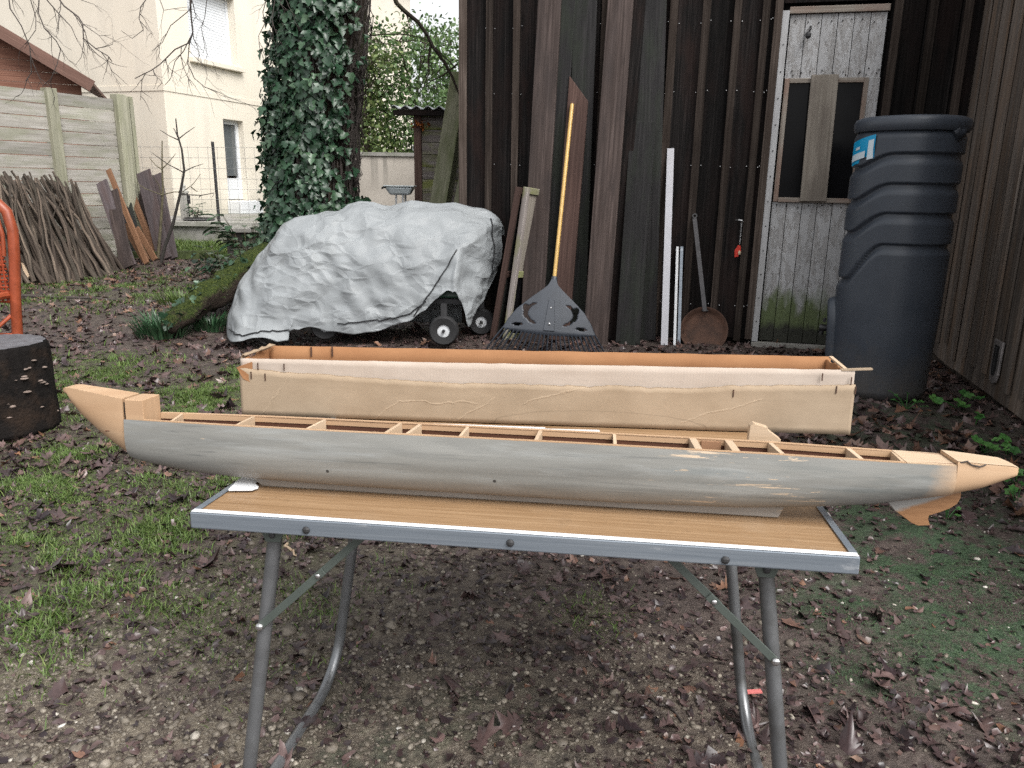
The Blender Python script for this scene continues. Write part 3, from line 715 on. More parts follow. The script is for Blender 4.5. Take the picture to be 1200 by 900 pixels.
MB().box((pm-.07, -.06, 0), (pm+.07, .08, fz+.03)).build('post', M_fencepost, fence, bevel=.006)
MB().box((pe-.06, -.08, 0), (pe+.09, .07, fz+.06)).build('post', M_fencepost, fence, bevel=.006)
MB().box((pe+.11, -.03, 0), (pe+.17, .09, fz+.03)).box((pe+.19, -.02, 0), (pe+.25, .10, fz+.05)).build('post_cladding', M_fencepost, fence, bevel=.006)
MB().box((ext-.14, -.06, 0), (ext, .08, fz+.03)).build('post', M_fencepost, fence, bevel=.006)

# poles leaning on the fence: every pole an object
var = []
for k in range(9):
    m = MB(); n = 9; L = 1.0; bx, by = random.uniform(-.05, .05), random.uniform(-.05, .05); r0 = random.uniform(.012, .021)
    pts = []; rr = []
    for i in range(n):
        s = i/(n-1); pts.append((bx*sin(pi*s)+random.uniform(-.008, .008)+.012*sin(s*9+k), by*sin(pi*s)+random.uniform(-.008, .008), s)); rr.append(r0*(1-.45*s)*random.uniform(.92, 1.08))
    m.tube(pts, rr, 7, True, random.uniform(.7, 1.3))
    if k % 3 == 0: m.tube([pts[5], (pts[5][0]+.05, pts[5][1]-.04, pts[5][2]+.12)], [.006, .003], 5, False)
    me = m.mesh('pole', 60); me.materials.append(M_stick); var.append(me)
def place_pole(base, top, k, thick=1.0):
    d = Vector(top)-Vector(base); L = d.length; d.normalize(); a = Vector((1, 0, 0)); x = (a-d*a.dot(d)).normalized(); y = d.cross(x)
    an = random.uniform(0, 6.28); x2 = x*cos(an)+y*sin(an); y2 = d.cross(x2)
    o = bpy.data.objects.new('pole', var[k % 9]); COL.objects.link(o)
    o.matrix_world = Matrix.Translation(Vector(base)) @ frame((0, 0, 0), x2, y2, d) @ Matrix.Diagonal((L*thick, L*thick, L, 1))
    tag(o, 'thin weathered grey pole leaning in the dense stack against the board fence', 'pole', 'poles stacked against the board fence'); return o
NP = 165
for k in range(NP):
    q = (k+random.random())/NP; lay = random.random(); ut = -115+200*q+random.uniform(-7, 7)
    ub = ut+random.uniform(48, 88) if random.random() > .12 else ut+random.uniform(5, 30); ub = min(ub, random.uniform(126, 147))
    vb = 331-.135*ub+6*lay; vt = 204+.07*ut+random.uniform(-7, 9)+8*lay
    b_ = gnd(ub, vb); b_[2] = float(gz(b_[0], b_[1]))-.01; t_ = aty(ut, vt, b_[1]+.50+.35*lay)
    place_pole(b_, t_, k, random.uniform(.75, 1.1))

# boards leaning at the end of the fence
def lean_board(u_t, v_t, u_b, v_b, w, mat, label, depth, name='leaning_board', cut=None, th=.028):
    b = gnd(u_b, v_b); t = aty(u_t, v_t, b[1]+depth*.8)
    o = MB().beam((b[0], b[1], b[2]-.01), tuple(t), w*1.35, th, (1, -.25, 0)).build(name, mat, bevel=.003, loc=(b[0], b[1], 0))
    return tag(o, label, 'board', 'old boards leaning beside the board fence')
for a in [(119, 213, 153, 312, .12, M_plankgrey, 'grey brown board next to the pole stack, nearest the poles', .62),
          (127, 199, 172, 308, .055, M_plankorange, 'thin pale orange batten rising above the boards beside the poles', .75),
          (131, 224, 149, 313, .13, M_plankbrown, 'dark brown board standing behind the grey brown board', .7),
          (144, 226, 164, 303, .13, M_plankdark, 'dark board in the middle of the leaning boards', .75),
          (146, 205, 184, 302, .07, M_plankorange, 'long orange brown plank left of the dark tall plank', .75),
          (154, 199, 186, 301, .13, M_plankbrown, 'tall dark brown plank between orange plank and grey plank', .72),
          (168, 201, 193, 303, .17, M_plankgrey, 'wide tall grey purple plank at the right of the pile', .60),
          (182, 205, 201, 303, .15, M_plankgrey, 'outermost grey plank at the right edge of the pile, below the sapling', .68),
          (147, 263, 172, 306, .09, M_plankorange, 'short orange board at the foot of the pile', .35),
          (160, 267, 182, 304, .06, M_plankorange, 'short thin orange offcut leaning right of the short board', .30),
          (8, 295, 26, 329, .15, M_palewood, 'pale fresh plank end behind the orange cane chair', .45)]: lean_board(*a)

# saplings
def sapling(name, label, pxs, Y, mat, r, br):
    b = gnd(*pxs[0]); root = thing(name, label, 'sapling', (b[0], b[1], 0)); Y = b[1]
    pts = [aty(u, v, Y+.02*i) for i, (u, v) in enumerate(pxs)]
    MB().tube([tuple(p) for p in pts], [r*(1-.7*i/(len(pts)-1)) for i in range(len(pts))], 7).build('stem', mat, root, world=True, smooth=60)
    for bl in br:
        q = [aty(u, v, Y+random.uniform(-.06, .06)) for u, v in bl]; n = len(q)
        MB().tube([tuple(p) for p in q], [.0085*(1-.6*i/(n-1)) for i in range(n)], 5, False).build('twig', mat, root, world=True, smooth=60)
    return root
sapling('sapling', 'slim bare sapling with straight pale stem in front of the house', [(185, 303), (188, 270), (191, 225), (190, 195), (190, 165)], 0, M_sap, .024,
        [[(190, 198), (198, 190), (206, 180)], [(190, 199), (182, 193), (175, 185)], [(191, 228), (204, 225), (214, 225), (226, 216), (235, 204)], [(191, 229), (170, 221), (158, 213)], [(190, 232), (186, 216), (178, 205)], [(224, 219), (230, 224), (232, 224)]])
sapling('sapling', 'taller bare sapling with dark curved stem beside the grey planks', [(189, 308), (193, 290), (203, 262), (211, 228), (216, 200), (213, 175), (208, 158), (206, 139)], 0, M_sapdark, .026,
        [[(209, 163), (218, 156), (228, 149)], [(209, 164), (198, 159), (187, 152)], [(216, 201), (226, 196), (238, 192)], [(215, 202), (196, 192), (178, 179)], [(213, 228), (236, 229), (251, 226), (249, 231)], [(208, 160), (205, 153), (203, 150)], [(235, 229), (233, 232)]])
# ================================================================ LEAF CLOUDS
IVY = [(0, 0), (.28, -.06), (.52, .26), (.27, .40), (.30, .62), (0, 1.0), (-.30, .62), (-.27, .40), (-.52, .26), (-.28, -.06)]
OVAL = [(0, 0), (.22, .25), (.26, .55), (0, 1.0), (-.26, .55), (-.22, .25)]
OAK = [(0, 0), (.05, .12), (.17, .2), (.12, .29), (.27, .38), (.17, .48), (.31, .6), (.19, .68), (.23, .8), (.09, .86), (0, 1.0),
       (-.09, .86), (-.23, .8), (-.19, .68), (-.31, .6), (-.17, .48), (-.27, .38), (-.12, .29), (-.17, .2), (-.05, .12)]
def norm(a): return a/np.maximum(np.linalg.norm(a, axis=-1, keepdims=True), 1e-9)
def leaf_cloud(outline, P, D, N, S, curl=.2, jitter=0.0):
    """fan leaves: P base points, D tip direction, N normal, S size"""
    n = len(P); D = norm(D); N = norm(N-D*(N*D).sum(-1, keepdims=True)); B = np.cross(D, N)
    o = np.array(outline+[(0, .42)]); k = len(outline)
    ox = o[None, :, 0]*np.ones((n, 1)); oy = o[None, :, 1]*np.ones((n, 1))
    if jitter: ox = ox*(1+RNG.normal(0, jitter, ox.shape)); oy = oy*(1+RNG.normal(0, jitter*.5, oy.shape))
    c1 = np.clip(RNG.normal(0, 1, (n, 1)), -1.3, 1.3)*curl; c2 = np.clip(RNG.normal(.4, .8, (n, 1)), -1, 1.5)*curl; c3 = np.clip(RNG.normal(0, .7, (n, 1)), -1, 1)*curl
    oz = c1*(oy-.4)**2*1.4+c2*(ox**2)*4+c3*ox*(oy-.4)*2
    V = P[:, None, :]+(D[:, None, :]*oy[..., None]+B[:, None, :]*ox[..., None]+N[:, None, :]*oz[..., None])*S[:, None, None]
    i = np.arange(k); f = np.stack([np.full(k, k), i, (i+1) % k], -1)
    F = (f[None]+np.arange(n)[:, None, None]*(k+1)).reshape(-1, 3)
    return V.reshape(-1, 3), F, k
def cloud_obj(name, mat, outline, P, D, N, S, tone, hue, curl=.2, parent=None, kind=None, jitter=0.0):
    V, F, k = leaf_cloud(outline, P, D, N, S, curl, jitter)
    return npmesh(name, V, F, mat, np.repeat(tone, k), np.repeat(hue, k), kind, False, parent)

# ================================================================ IVY TREE
TY = 7.35
cpx = [(348, 362, .60), (362, 325, .50), (369, 280, .42), (372, 220, .385), (373, 160, .385), (376, 100, .39), (382, 40, .385), (387, -20, .37), (392, -90, .36), (396, -170, .35), (400, -260, .33), (404, -380, .30)]
tp = [np.append(aty(u, v, TY+.0*i)[:2], aty(u, v, TY)[2]) for i, (u, v, r) in enumerate(cpx)]
tp[0][2] = -.1
tree = thing('ivy_tree', 'thick tree trunk covered in dark green ivy behind the covered cart', 'tree', (tp[0][0], TY, 0))
def tcen(z):
    zs = [p[2] for p in tp]; return np.array([np.interp(z, zs, [p[q] for p in tp]) for q in range(2)]), np.interp(z, zs, [c[2] for c in cpx])
rings = []
for z in np.linspace(-.1, tp[-1][2], 60):
    c, r = tcen(z); ring = []
    for k in range(36):
        a = 2*pi*k/36; rr = r*.88*(1+.10*noise.noise(Vector((cos(a)*1.6, sin(a)*1.6, z*.9)))+.055*noise.noise(Vector((cos(a)*7, sin(a)*7, z*1.6)))+.10*exp(-z*2.2)*sin(5*a+1))
        ring.append((c[0]+rr*cos(a), c[1]+rr*sin(a), z))
    rings.append(ring)
MB().loft(rings, tone=1.0).build('trunk', M_bark, tree, world=True, smooth=180)
# vines climbing the trunk
m = MB()
for k in range(46):
    a = random.uniform(-pi*1.05, .35); z = random.uniform(0, .6); pts = []; rr = []
    Lz = random.uniform(1.5, 4.2); a0 = a
    for i in range(26):
        c, r = tcen(z); a += random.uniform(-.09, .09); q = r*(.93+.05*random.random()); pts.append((c[0]+q*cos(a), c[1]+q*sin(a), z)); rr.append(.012*(1-i/32)*random.uniform(.8, 1.2)); z += Lz/26
    m.tube(pts, rr, 5, False)
for k in range(60):   # thin loose runners on the bare right side
    a = random.uniform(-.75, .25); z = random.uniform(1.0, 3.0); pts = []
    for i in range(9):
        c, r = tcen(z); a += random.uniform(-.16, .16); q = r*(.95+.12*random.random()); pts.append((c[0]+q*cos(a), c[1]+q*sin(a), z)); z += random.uniform(-.03, .09)
    m.tube(pts, .004, 4, False)
m.build('vine', M_twig, tree, world=True)
n = 7200
z = RNG.uniform(.12, 3.9, n*3); a = RNG.uniform(-pi, pi, n*3)
# camera sits towards -y: front is a=-pi/2; right side (a near 0) is bare
dens = np.where((a > -pi) & (a < -.95), np.clip(1.0-(a+1.35)*1.7, .3, 1.0), np.where(a >= -.95, np.clip(.30-(a+.95)*.55, .0, 1), .8))
dens = np.where(a > 1.6, .8, dens); dens = np.where((z < 1.0) & (a > -.95) & (a < .6), .8, dens)
gap = np.array([noise.noise(Vector((cos(q)*2.2, sin(q)*2.2, w*1.7))) for q, w in zip(a, z)])
dens = dens*np.clip(1.15+gap*1.6, .05, 1.2)
keep = RNG.random(n*3) < dens; a = a[keep][:n]; z = z[keep][:n]; n = len(a)
C2 = np.array([tcen(q)[0] for q in z]); Rr = np.array([tcen(q)[1] for q in z])
bulge = np.array([noise.noise(Vector((cos(q)*1.5+5, sin(q)*1.5, w*1.2))) for q, w in zip(a, z)])
q = Rr*.92+np.abs(RNG.normal(.05, .045, n))+np.clip(bulge, 0, 1)*.13
rad = np.stack([np.cos(a), np.sin(a), np.zeros(n)], -1)
P = np.stack([C2[:, 0]+q*np.cos(a), C2[:, 1]+q*np.sin(a), z], -1)
tang = np.stack([-np.sin(a), np.cos(a), np.zeros(n)], -1)
D = np.array([0, 0, -1.])+tang*RNG.normal(0, .55, (n, 1))+rad*RNG.normal(.28, .25, (n, 1))
N = rad+np.array([0, 0, .55])+RNG.normal(0, .28, (n, 3))
S = .042+.062*RNG.random(n)**1.4
cloud_obj('ivy', M_ivy, IVY, P, D, N, S, RNG.uniform(.7, 1.25, n), np.clip(RNG.normal(.45, .25, n), 0, 1), .35, tree)
# limbs and hanging bare twigs (out of the trunk above the frame)
top = tp[-3]
def limb(pts, r0, r1, n=7): return pts, [r0+(r1-r0)*i/(len(pts)-1) for i in range(len(pts))], n
def twigs_from(mb, path, r, depth, rnd, down=.6):
    for i in range(1, len(path)):
        for _ in range(rnd.choice([0, 1, 1])):
            p = Vector(path[i]).lerp(Vector(path[i-1]), rnd.random()); d = (Vector(path[i])-Vector(path[i-1])).normalized()
            d = (d+Vector((rnd.uniform(-1, 1), rnd.uniform(-.6, .6), rnd.uniform(-1.0, .45)*down*1.3))).normalized(); L = rnd.uniform(.10, .30)*(1.0 if depth else .55); q = [p]
            for s in range(4):
                d = (d+Vector((rnd.uniform(-.35, .35), rnd.uniform(-.3, .3), rnd.uniform(-.35, .30)))).normalized(); q.append(q[-1]+d*L/4)
            mb.tube(q, [r*(1-.16*s) for s in range(5)], 4, False)
            if depth: twigs_from(mb, q, r*.62, depth-1, rnd, down)
rnd = random.Random(5)
BR = [  # hanging boughs drawn from the photo (pixel paths, distance)
    ([(-60, -60), (-20, -30), (10, -5), (12, 10), (25, 30), (35, 55), (37, 85), (30, 95)], 6.2, .008),
    ([(30, -70), (33, -10), (42, 20), (42, 35), (30, 52)], 6.4, .006),
    ([(40, -60), (46, -5), (45, 15), (52, 33), (66, 48), (71, 58), (67, 75), (60, 92), (50, 101)], 6.1, .0065),
    ([(40, -60), (55, 0), (68, 15), (84, 32), (88, 42)], 6.5, .007), ([(50, -70), (70, 0), (75, 7), (92, 20), (97, 28), (98, 45), (112, 57), (127, 66), (131, 72)], 6.3, .009),
    ([(97, 28), (108, 36), (117, 42), (130, 41)], 6.3, .004), ([(112, 57), (122, 55), (132, 52), (133, 43)], 6.3, .004), ([(97, 45), (105, 58), (116, 65)], 6.3, .003),
    ([(150, -60), (178, -10), (165, 8), (163, 22), (168, 35), (155, 45), (142, 36)], 6.6, .006), ([(95, 0), (110, 5), (120, 15)], 6.3, .003),
    ([(200, -70), (222, -20), (224, 20), (226, 38), (222, 50), (205, 58), (188, 75), (178, 82), (158, 92)], 6.0, .009),
    ([(226, 38), (215, 60), (205, 72), (200, 92), (193, 100)], 6.0, .005), ([(222, 50), (220, 75), (228, 92), (240, 102), (256, 108), (268, 114)], 6.0, .005), ([(246, -30), (240, 20), (236, 33), (240, 55), (238, 62)], 6.0, .004),
    ([(180, -20), (192, 12), (205, 10), (222, 8)], 6.0, .004), ([(240, -60), (222, 12), (200, 30), (190, 50), (178, 60)], 6.0, .005), ([(222, 60), (240, 78), (243, 88), (240, 100)], 6.0, .003),
    ([(290, -40), (312, 0), (308, 14), (310, 28), (303, 42), (304, 55), (311, 76)], 6.9, .006), ([(330, -60), (322, 0), (319, 20), (320, 45), (324, 53)], 6.9, .005), ([(350, -60), (340, -10), (328, 3), (333, 12)], 6.9, .006),
]
hub = Vector(tcen(5.0)[0].tolist()+[5.0])
m = MB(); tw = MB()
for pl, Yd, r in BR:
    pts = [tuple(aty(u, v, Yd+.05*random.uniform(-1, 1))) for u, v in pl]; n = len(pts)
    if pl[0][1] < -15:
        s = Vector(pts[0]); mid = s.lerp(hub, .5)+Vector((0, 0, .8)); lead = [tuple(s.lerp(mid, q)) for q in (.8, .4)]
        m.tube([tuple(mid)]+lead+[pts[0]], [.02, .016, r*1.3, r], 6, False)
        m.tube([tuple(hub), tuple(hub.lerp(mid, .5)+Vector((0, 0, .35))), tuple(mid)], [.05, .035, .02], 7, False)
    m.tube(pts, [.8*r*(1-.55*i/(n-1)) for i in range(n)], 5, False)
    twigs_from(tw, [p for p, (u, v) in zip(pts, pl) if v > -40], r*.42, 1, rnd)
m.build('hanging_branch', M_twig, tree, world=True, smooth=70); tw.build('twigs', M_twig, tree, world=True)['kind'] = 'stuff'
m = MB(); tw = MB()
for pl, Yd, r in [([(420, -160), (440, -60), (465, 4), (473, 12), (490, 26), (500, 40), (508, 56), (520, 72), (530, 90), (537, 108)], 7.6, .024), ([(505, 50), (502, 70), (503, 85), (497, 100)], 7.6, .012), ([(536, 75), (520, 88), (505, 95), (495, 103)], 7.6, .009),
                  ([(432, 42), (450, 40), (470, 40), (490, 43), (503, 48)], 7.5, .008), ([(436, 47), (455, 52), (475, 55)], 7.5, .005), ([(476, 16), (480, 30), (484, 42)], 7.6, .005), ([(510, 56), (520, 66), (533, 78)], 7.6, .008)]:
    pts = [tuple(aty(u, v, Yd)) for u, v in pl]; n = len(pts); m.tube(pts, [r*(1-.6*i/(n-1)) for i in range(n)], 6, False)
    twigs_from(tw, pts, r*.26, 1, rnd, .4)
m.build('dead_branch', M_bark, tree, world=True, smooth=70); tw.build('twigs', M_twig, tree, world=True)['kind'] = 'stuff'
m = MB()
for s in range(7):
    d = Vector((random.uniform(-1, 1), random.uniform(-.4, 1), .6)).normalized(); q = [Vector((*tcen(4.9)[0], 4.9))]
    for i in range(6): d = (d+Vector((random.uniform(-.3, .3), random.uniform(-.3, .3), .08))).normalized(); q.append(q[-1]+d*.55)
    m.tube(q, [.16*(1-.14*i) for i in range(7)], 8, False)
m.build('limb', M_bark, tree, world=True, smooth=70)

# mossy root / log running down to the left
def mossmat():
    t = NT('moss_on_bark'); v = t.coord('Object'); n = t.noise(v, 7, 8, .7); f = t.noise(v, 60, 5, .7)
    z = t.sep(t.n('ShaderNodeNewGeometry').outputs['Normal'])[2]
    up = t.mr(t.math('ADD', z, t.math('MULTIPLY_ADD', n, 2.6, -1.35)), .1, .6)
    g = t.ramp(f, (.3, (.012, .020, .006)), (.5, (.034, .050, .012)), (.7, (.10, .115, .025)))
    c = t.mix(up, t.ramp(f, (.3, (.018, .013, .010)), (.7, (.05, .036, .028))), g)
    return t.fin(c, .95, t.bump(t.math('ADD', n, f), .9, .03), spec=.2)
M_mosslog = mossmat()
lp = [gnd(192, 387, .04), gnd(212, 371, .12), gnd(238, 352, .19), gnd(268, 333, .28), gnd(300, 316, .37), gnd(335, 304, .40)]
lr = [.045, .085, .11, .125, .15, .16]
rings = []
for i in range(30):
    s = i/29*5; k = min(4, int(s)); w = s-k; c = lp[k]*(1-w)+lp[k+1]*w; r = lr[k]*(1-w)+lr[k+1]*w
    if i == 0: r *= .5
    d = (lp[k+1]-lp[k]); d /= np.linalg.norm(d); up = np.array([0, 0, 1.]); up -= d*up.dot(d); up /= np.linalg.norm(up); b = np.cross(d, up)
    rings.append([tuple(c+(up*cos(q)+b*sin(q))*r*(1+.34*noise.noise(Vector((cos(q)*1.5, sin(q)*1.5, s*2.1)))+.22*noise.noise(Vector((cos(q)*4, sin(q)*4, s*5)))+.10*noise.noise(Vector((cos(q)*9, sin(q)*9, s*12))))) for q in np.linspace(0, 2*pi, 25)[:-1]])
root_rings = np.array(rings)
o = MB().loft(rings, tone=1.0).build('root', M_mosslog, (mroot := thing('mossy_root', None, None, tuple(lp[2]*np.array([1, 1, 0])))), world=True, smooth=180); n = 1100
ri, rk, rt = RNG.integers(2, 29, n), RNG.integers(0, 24, n), RNG.random(n)
Pq = root_rings[ri, rk]*(1-rt[:, None])+root_rings[ri-1, rk]*rt[:, None]; cq = root_rings[ri].mean(1); Nq = norm(Pq-cq); kq = Nq[:, 2] > -.1; Pq, Nq = Pq[kq], Nq[kq]; n = len(Pq)
cloud_obj('moss_tufts', M_grass, [(0, 0), (.09, .3), (0, 1.0), (-.09, .3)], Pq, Nq+RNG.normal(0, .7, (n, 3)), RNG.normal(0, 1, (n, 3)), RNG.uniform(.012, .045, n), RNG.uniform(.2, .6, n), RNG.random(n)*.7, .4, mroot, 'stuff')
n = 60; qq = RNG.integers(0, len(Pq), n); cloud_obj('ivy', M_ivy, IVY, Pq[qq], RNG.normal(0, 1, (n, 3))+np.array([0, -.4, -.3]), Nq[qq]+RNG.normal(0, .4, (n, 3)), RNG.uniform(.04, .08, n), RNG.uniform(.7, 1.2, n), RNG.random(n), .3, mroot)
tag(mroot, 'long moss covered root running down from the ivy tree to the left', 'root')

# slab on dark block, laurel and fern tufts beside the tree
Ys = 10.6; a = aty(256, 268, Ys); b = aty(318, 262, Ys)
st = thing('stone_table', 'flat stone slab on a dark block, half hidden by green plants beside the ivy tree', 'table', (float((a[0]+b[0])/2), Ys+.3, 0))
MB().box((a[0], Ys, a[2]-.05), (b[0], Ys+.7, a[2]+.01), axis=0).build('slab', M_slab, st, world=True, bevel=.01)
MB().box((a[0]+.08, Ys+.05, 0), (b[0]-.05, Ys+.65, a[2]-.052)).build('block', plain('dark_block', (.03, .025, .022), .9, var=.4), st, world=True)
p = gnd(288, 305)
sprig('laurel_bush', None, M_laurel, 'broad leaved dark green shrub in front of the stone slab', 'shrub', (gnd(290, 318)[0], gnd(290, 318)[1], float(gz(*gnd(290, 318)[:2]))), 34, .72, .34, .09, .2, seed=1)
sprig('laurel_bush', None, M_ivy, 'low dark ivy mound at the foot of the ivy tree beside the mossy root', 'shrub', (gnd(262, 330)[0], gnd(262, 330)[1], float(gz(*gnd(262, 330)[:2]))), 40, .42, .36, .07, .12, seed=2)
sprig('laurel_bush', None, M_ever, 'brownish green tangle of stems on the mound left of the silver cover', 'shrub', (gnd(292, 340)[0], gnd(292, 340)[1], float(gz(*gnd(292, 340)[:2]))), 26, .40, .22, .03, .10, seed=3)
def grass_clump(u, v, label, seed, h=.22, n=240, sp=.17):
    r = np.random.default_rng(seed); c = gnd(u, v); c[2] = float(gz(c[0], c[1])); root = thing('grass_clump', label, 'grass clump', tuple(c))
    a = r.uniform(0, 2*pi, n); q = sp*np.sqrt(r.random(n)); P = np.stack([q*np.cos(a), q*np.sin(a), np.zeros(n)], -1)
    D = np.stack([np.cos(a)*.8*r.random(n), np.sin(a)*.8*r.random(n), np.ones(n)], -1); L = h*r.uniform(.5, 1.1, n); W = .006
    sd = np.stack([-np.sin(a), np.cos(a), np.zeros(n)], -1)
    M1 = P+D*L[:, None]*.55; T = P+D*L[:, None]+np.stack([np.cos(a), np.sin(a), -np.ones(n)], -1)*(L*r.uniform(.05, .3, n))[:, None]
    V = np.stack([P-sd*W, P+sd*W, M1+sd*W*.8, M1-sd*W*.8, T], 1).reshape(-1, 3); b = np.arange(n)[:, None]*5
    F = np.concatenate([b+[0, 1, 2], b+[0, 2, 3], b+[3, 2, 4]])
    o = npmesh('blades', V, F, M_laurel if seed % 2 else M_grass, np.tile(r.uniform(.6, 1.2, n), 3), np.tile(r.random(n), 3)); o.parent = root; WM[o] = WM[root]
grass_clump(192, 388, 'dark green grass clump at the lower end of the mossy root', 1, .2, 300, .2)
grass_clump(247, 383, 'small grass clump between the mossy root and the silver cover', 3, .16, 200, .13)
grass_clump(215, 365, 'low yellow green tuft on the left flank of the mossy root', 4, .12, 200, .2)

# ================================================================ COVERED CART
# control columns of the sheet: hem, belly, shoulder, ridge (image position and distance), from the left end round to the right end
TC = [((266, 388, 5.72), (275, 345, 5.78), (308, 292, 5.80), (350, 263, 5.86)), ((271, 400, 5.36), (286, 352, 5.50), (320, 288, 5.62), (360, 258, 5.86)), ((300, 402, 5.30), (308, 350, 5.45), (336, 286, 5.58), (376, 253, 5.86)),
      ((334, 397, 5.31), (338, 345, 5.40), (355, 284, 5.52), (395, 249, 5.86)), ((348, 385, 5.37), (368, 342, 5.40), (387, 281, 5.50), (422, 246, 5.86)), ((400, 390, 5.36), (410, 342, 5.38), (426, 282, 5.49), (458, 244, 5.86)),
      ((440, 386, 5.36), (448, 338, 5.38), (460, 284, 5.49), (484, 243, 5.86)), ((472, 375, 5.36), (480, 332, 5.38), (490, 287, 5.49), (508, 243.5, 5.86)), ((497, 362, 5.35), (508, 325, 5.38), (517, 288, 5.49), (530, 245, 5.86)),
      ((524, 342, 5.33), (527, 318, 5.36), (535, 288, 5.48), (546, 247, 5.86)), ((538, 346, 5.34), (538, 318, 5.37), (545, 288, 5.50), (554, 249, 5.86)), ((549, 382, 5.40), (548, 334, 5.44), (554, 288, 5.56), (562, 252, 5.87)), ((556, 366, 5.50), (560, 330, 5.55), (567, 288, 5.66), (572, 256, 5.88)),
      ((570, 340, 5.64), (575, 312, 5.70), (580, 284, 5.78), (581, 261, 5.90)), ((583, 322, 5.80), (587, 300, 5.84), (590, 281, 5.88), (588, 268, 5.92))]
def crv(P, n):     # Catmull-Rom through rows of points
    P = np.asarray(P, float); m_ = len(P); out = []
    for q in np.linspace(0, m_-1-1e-6, n):
        k = int(q); t = q-k; p0, p1, p2, p3 = P[max(k-1, 0)], P[k], P[min(k+1, m_-1)], P[min(k+2, m_-1)]
        out.append(.5*(2*p1+(p2-p0)*t+(2*p0-5*p1+4*p2-p3)*t*t+(3*p1-p0-3*p2+p3)*t**3))
    return np.array(out)
cols = []
for c in TC:
    w_ = [aty(u, v, Y) for u, v, Y in c]; rg = w_[3]; w_[0][2] = max(w_[0][2], .02); sh_ = w_[2]
    w_.insert(3, sh_*.45+rg*.55+np.array([0, -.02, .055])); w_ += [np.array([rg[0]+.02, 6.03, rg[2]-.05]), np.array([rg[0]+.02, 6.07, .03])]; cols.append(crv(w_, 120))  # unseen back hem drawn down to the ground to keep the underside dark
TNI, TNJ = 300, 120
G = crv(np.array(cols), TNI).transpose(1, 0, 2).copy()          # rows hem -> back, columns left -> right
du = np.gradient(G, axis=1); dv_ = np.gradient(G, axis=0); Nn = norm(np.cross(du, dv_))
tr_ = random.Random(17); FOLDS = []
for wl, nf in ((.70, 4), (.40, 5), (.24, 8), (.14, 9), (.08, 8)):
    for _ in range(nf):
        an = tr_.uniform(0, pi); FOLDS.append((Vector((cos(an), tr_.uniform(-.3, .3), sin(an)))/wl, tr_.uniform(0, 9), wl*(.03 if wl > .5 else .05 if wl > .3 else .10 if wl > .2 else .11 if wl > .1 else .12), tr_.uniform(0, 50)))
def crumple(p):
    v = Vector(p); wv = noise.noise_vector(v*1.7)*.05; q = v+wv; h = 0
    for n_, ph, am, of in FOLDS:
        x = (q.dot(n_)+ph) % 2.0; g = noise.noise(v*1.7+Vector((of, 0, of)))*2.2-.08
        if g > 0: h += am*min(1, g*1.6)*(abs(x-1)-.5)
    return h
Dp = np.zeros((TNJ, TNI))
for j in range(TNJ):
    for i in range(TNI):
        p = G[j, i]; h = crumple(p); e = max(0, 1-j/30); h += .006*e*sin(i*.16+4*noise.noise(Vector((i*.05, 0, 2))))
        Dp[j, i] = h*min(1, .3+j/18)*(1 if j < 100 else .5)
for i in range(TNI):      # ragged hem
    dz = .045*noise.noise(Vector((i*.035, 4, 1)))+.030*abs(noise.noise(Vector((i*.07, 8, 1))))-.014
    for j in range(0, 26): G[j, i, 2] += dz*(1-j/26)**2
G = G+Nn*Dp[..., None]; G[..., 2] = np.maximum(G[..., 2], gz(G[..., 0], G[..., 1])+.006)
b0 = (np.arange(TNJ-1)[:, None]*TNI+np.arange(TNI-1)[None]).ravel(); TV = G.reshape(-1, 3)
F = np.stack([b0, b0+1, b0+TNI+1, b0+TNI], -1)
tarp = thing('tarpaulin_cover', 'crumpled silver grey tarpaulin cover draped over the green cart', 'cover', (-1.0, 5.6, 0))
o = npmesh('sheet', TV-np.array([-1.0, 5.6, 0]), F, M_tarp, smooth=False); o.parent = tarp; WM[o] = WM[tarp]
so = o.modifiers.new('t', 'SOLIDIFY'); so.thickness = .003
def cordpts(idx, off=.008): return [tuple(G[j, i]+Nn[j, i]*off) for j, i in idx]
cord_ = lambda P: MB().tube(P, .0045, 6, False).build('cord', M_cord, tarp, world=True, smooth=180)
cord_(cordpts([(5+int(2*sin(i*.13)), i) for i in range(14, 74, 2)]))
cord_(cordpts([(6+int(2*sin(i*.11+1)), i) for i in range(104, 172, 2)]))
cord_(cordpts([(2+int(34*(q/20)**1.2), 160+int(q*1.75)) for q in range(0, 21)]))
cord_(cordpts([(j, 285-int(j*.3)) for j in range(12, 74, 2)]))
cart = thing('garden_cart', 'green garden cart on small wheels underneath the silver tarpaulin', 'cart', (-1.0, 5.6, 0))
m = MB(); lo = [(-1.5, 5.62, .32), (-.34, 5.52, .32), (-.30, 5.86, .32), (-1.5, 5.86, .32)]; hi = [(-1.45, 5.70, .56), (-.34, 5.62, .56), (-.26, 5.9, .56), (-1.45, 5.9, .56)]
m.hexa(lo+hi); m.hexa([(-.66, 5.44, .314), (-.34, 5.44, .314), (-.34, 5.515, .314), (-.66, 5.515, .314), (-.62, 5.46, .40), (-.36, 5.46, .40), (-.36, 5.515, .40), (-.62, 5.515, .40)]); m.build('tub', M_green, cart, world=True, bevel=.015)
m = MB(); m.box((-.64, 5.44, .275), (-.30, 5.47, .308), axis=0); m.box((-1.6, 5.84, .275), (-.2, 5.88, .315), axis=0)
for x in (-1.55, -1.0, -.6, -.30): m.box((x-.02, 5.58, .28), (x+.02, 5.838, .31), axis=1)
m.build('frame', M_iron, cart, world=True)
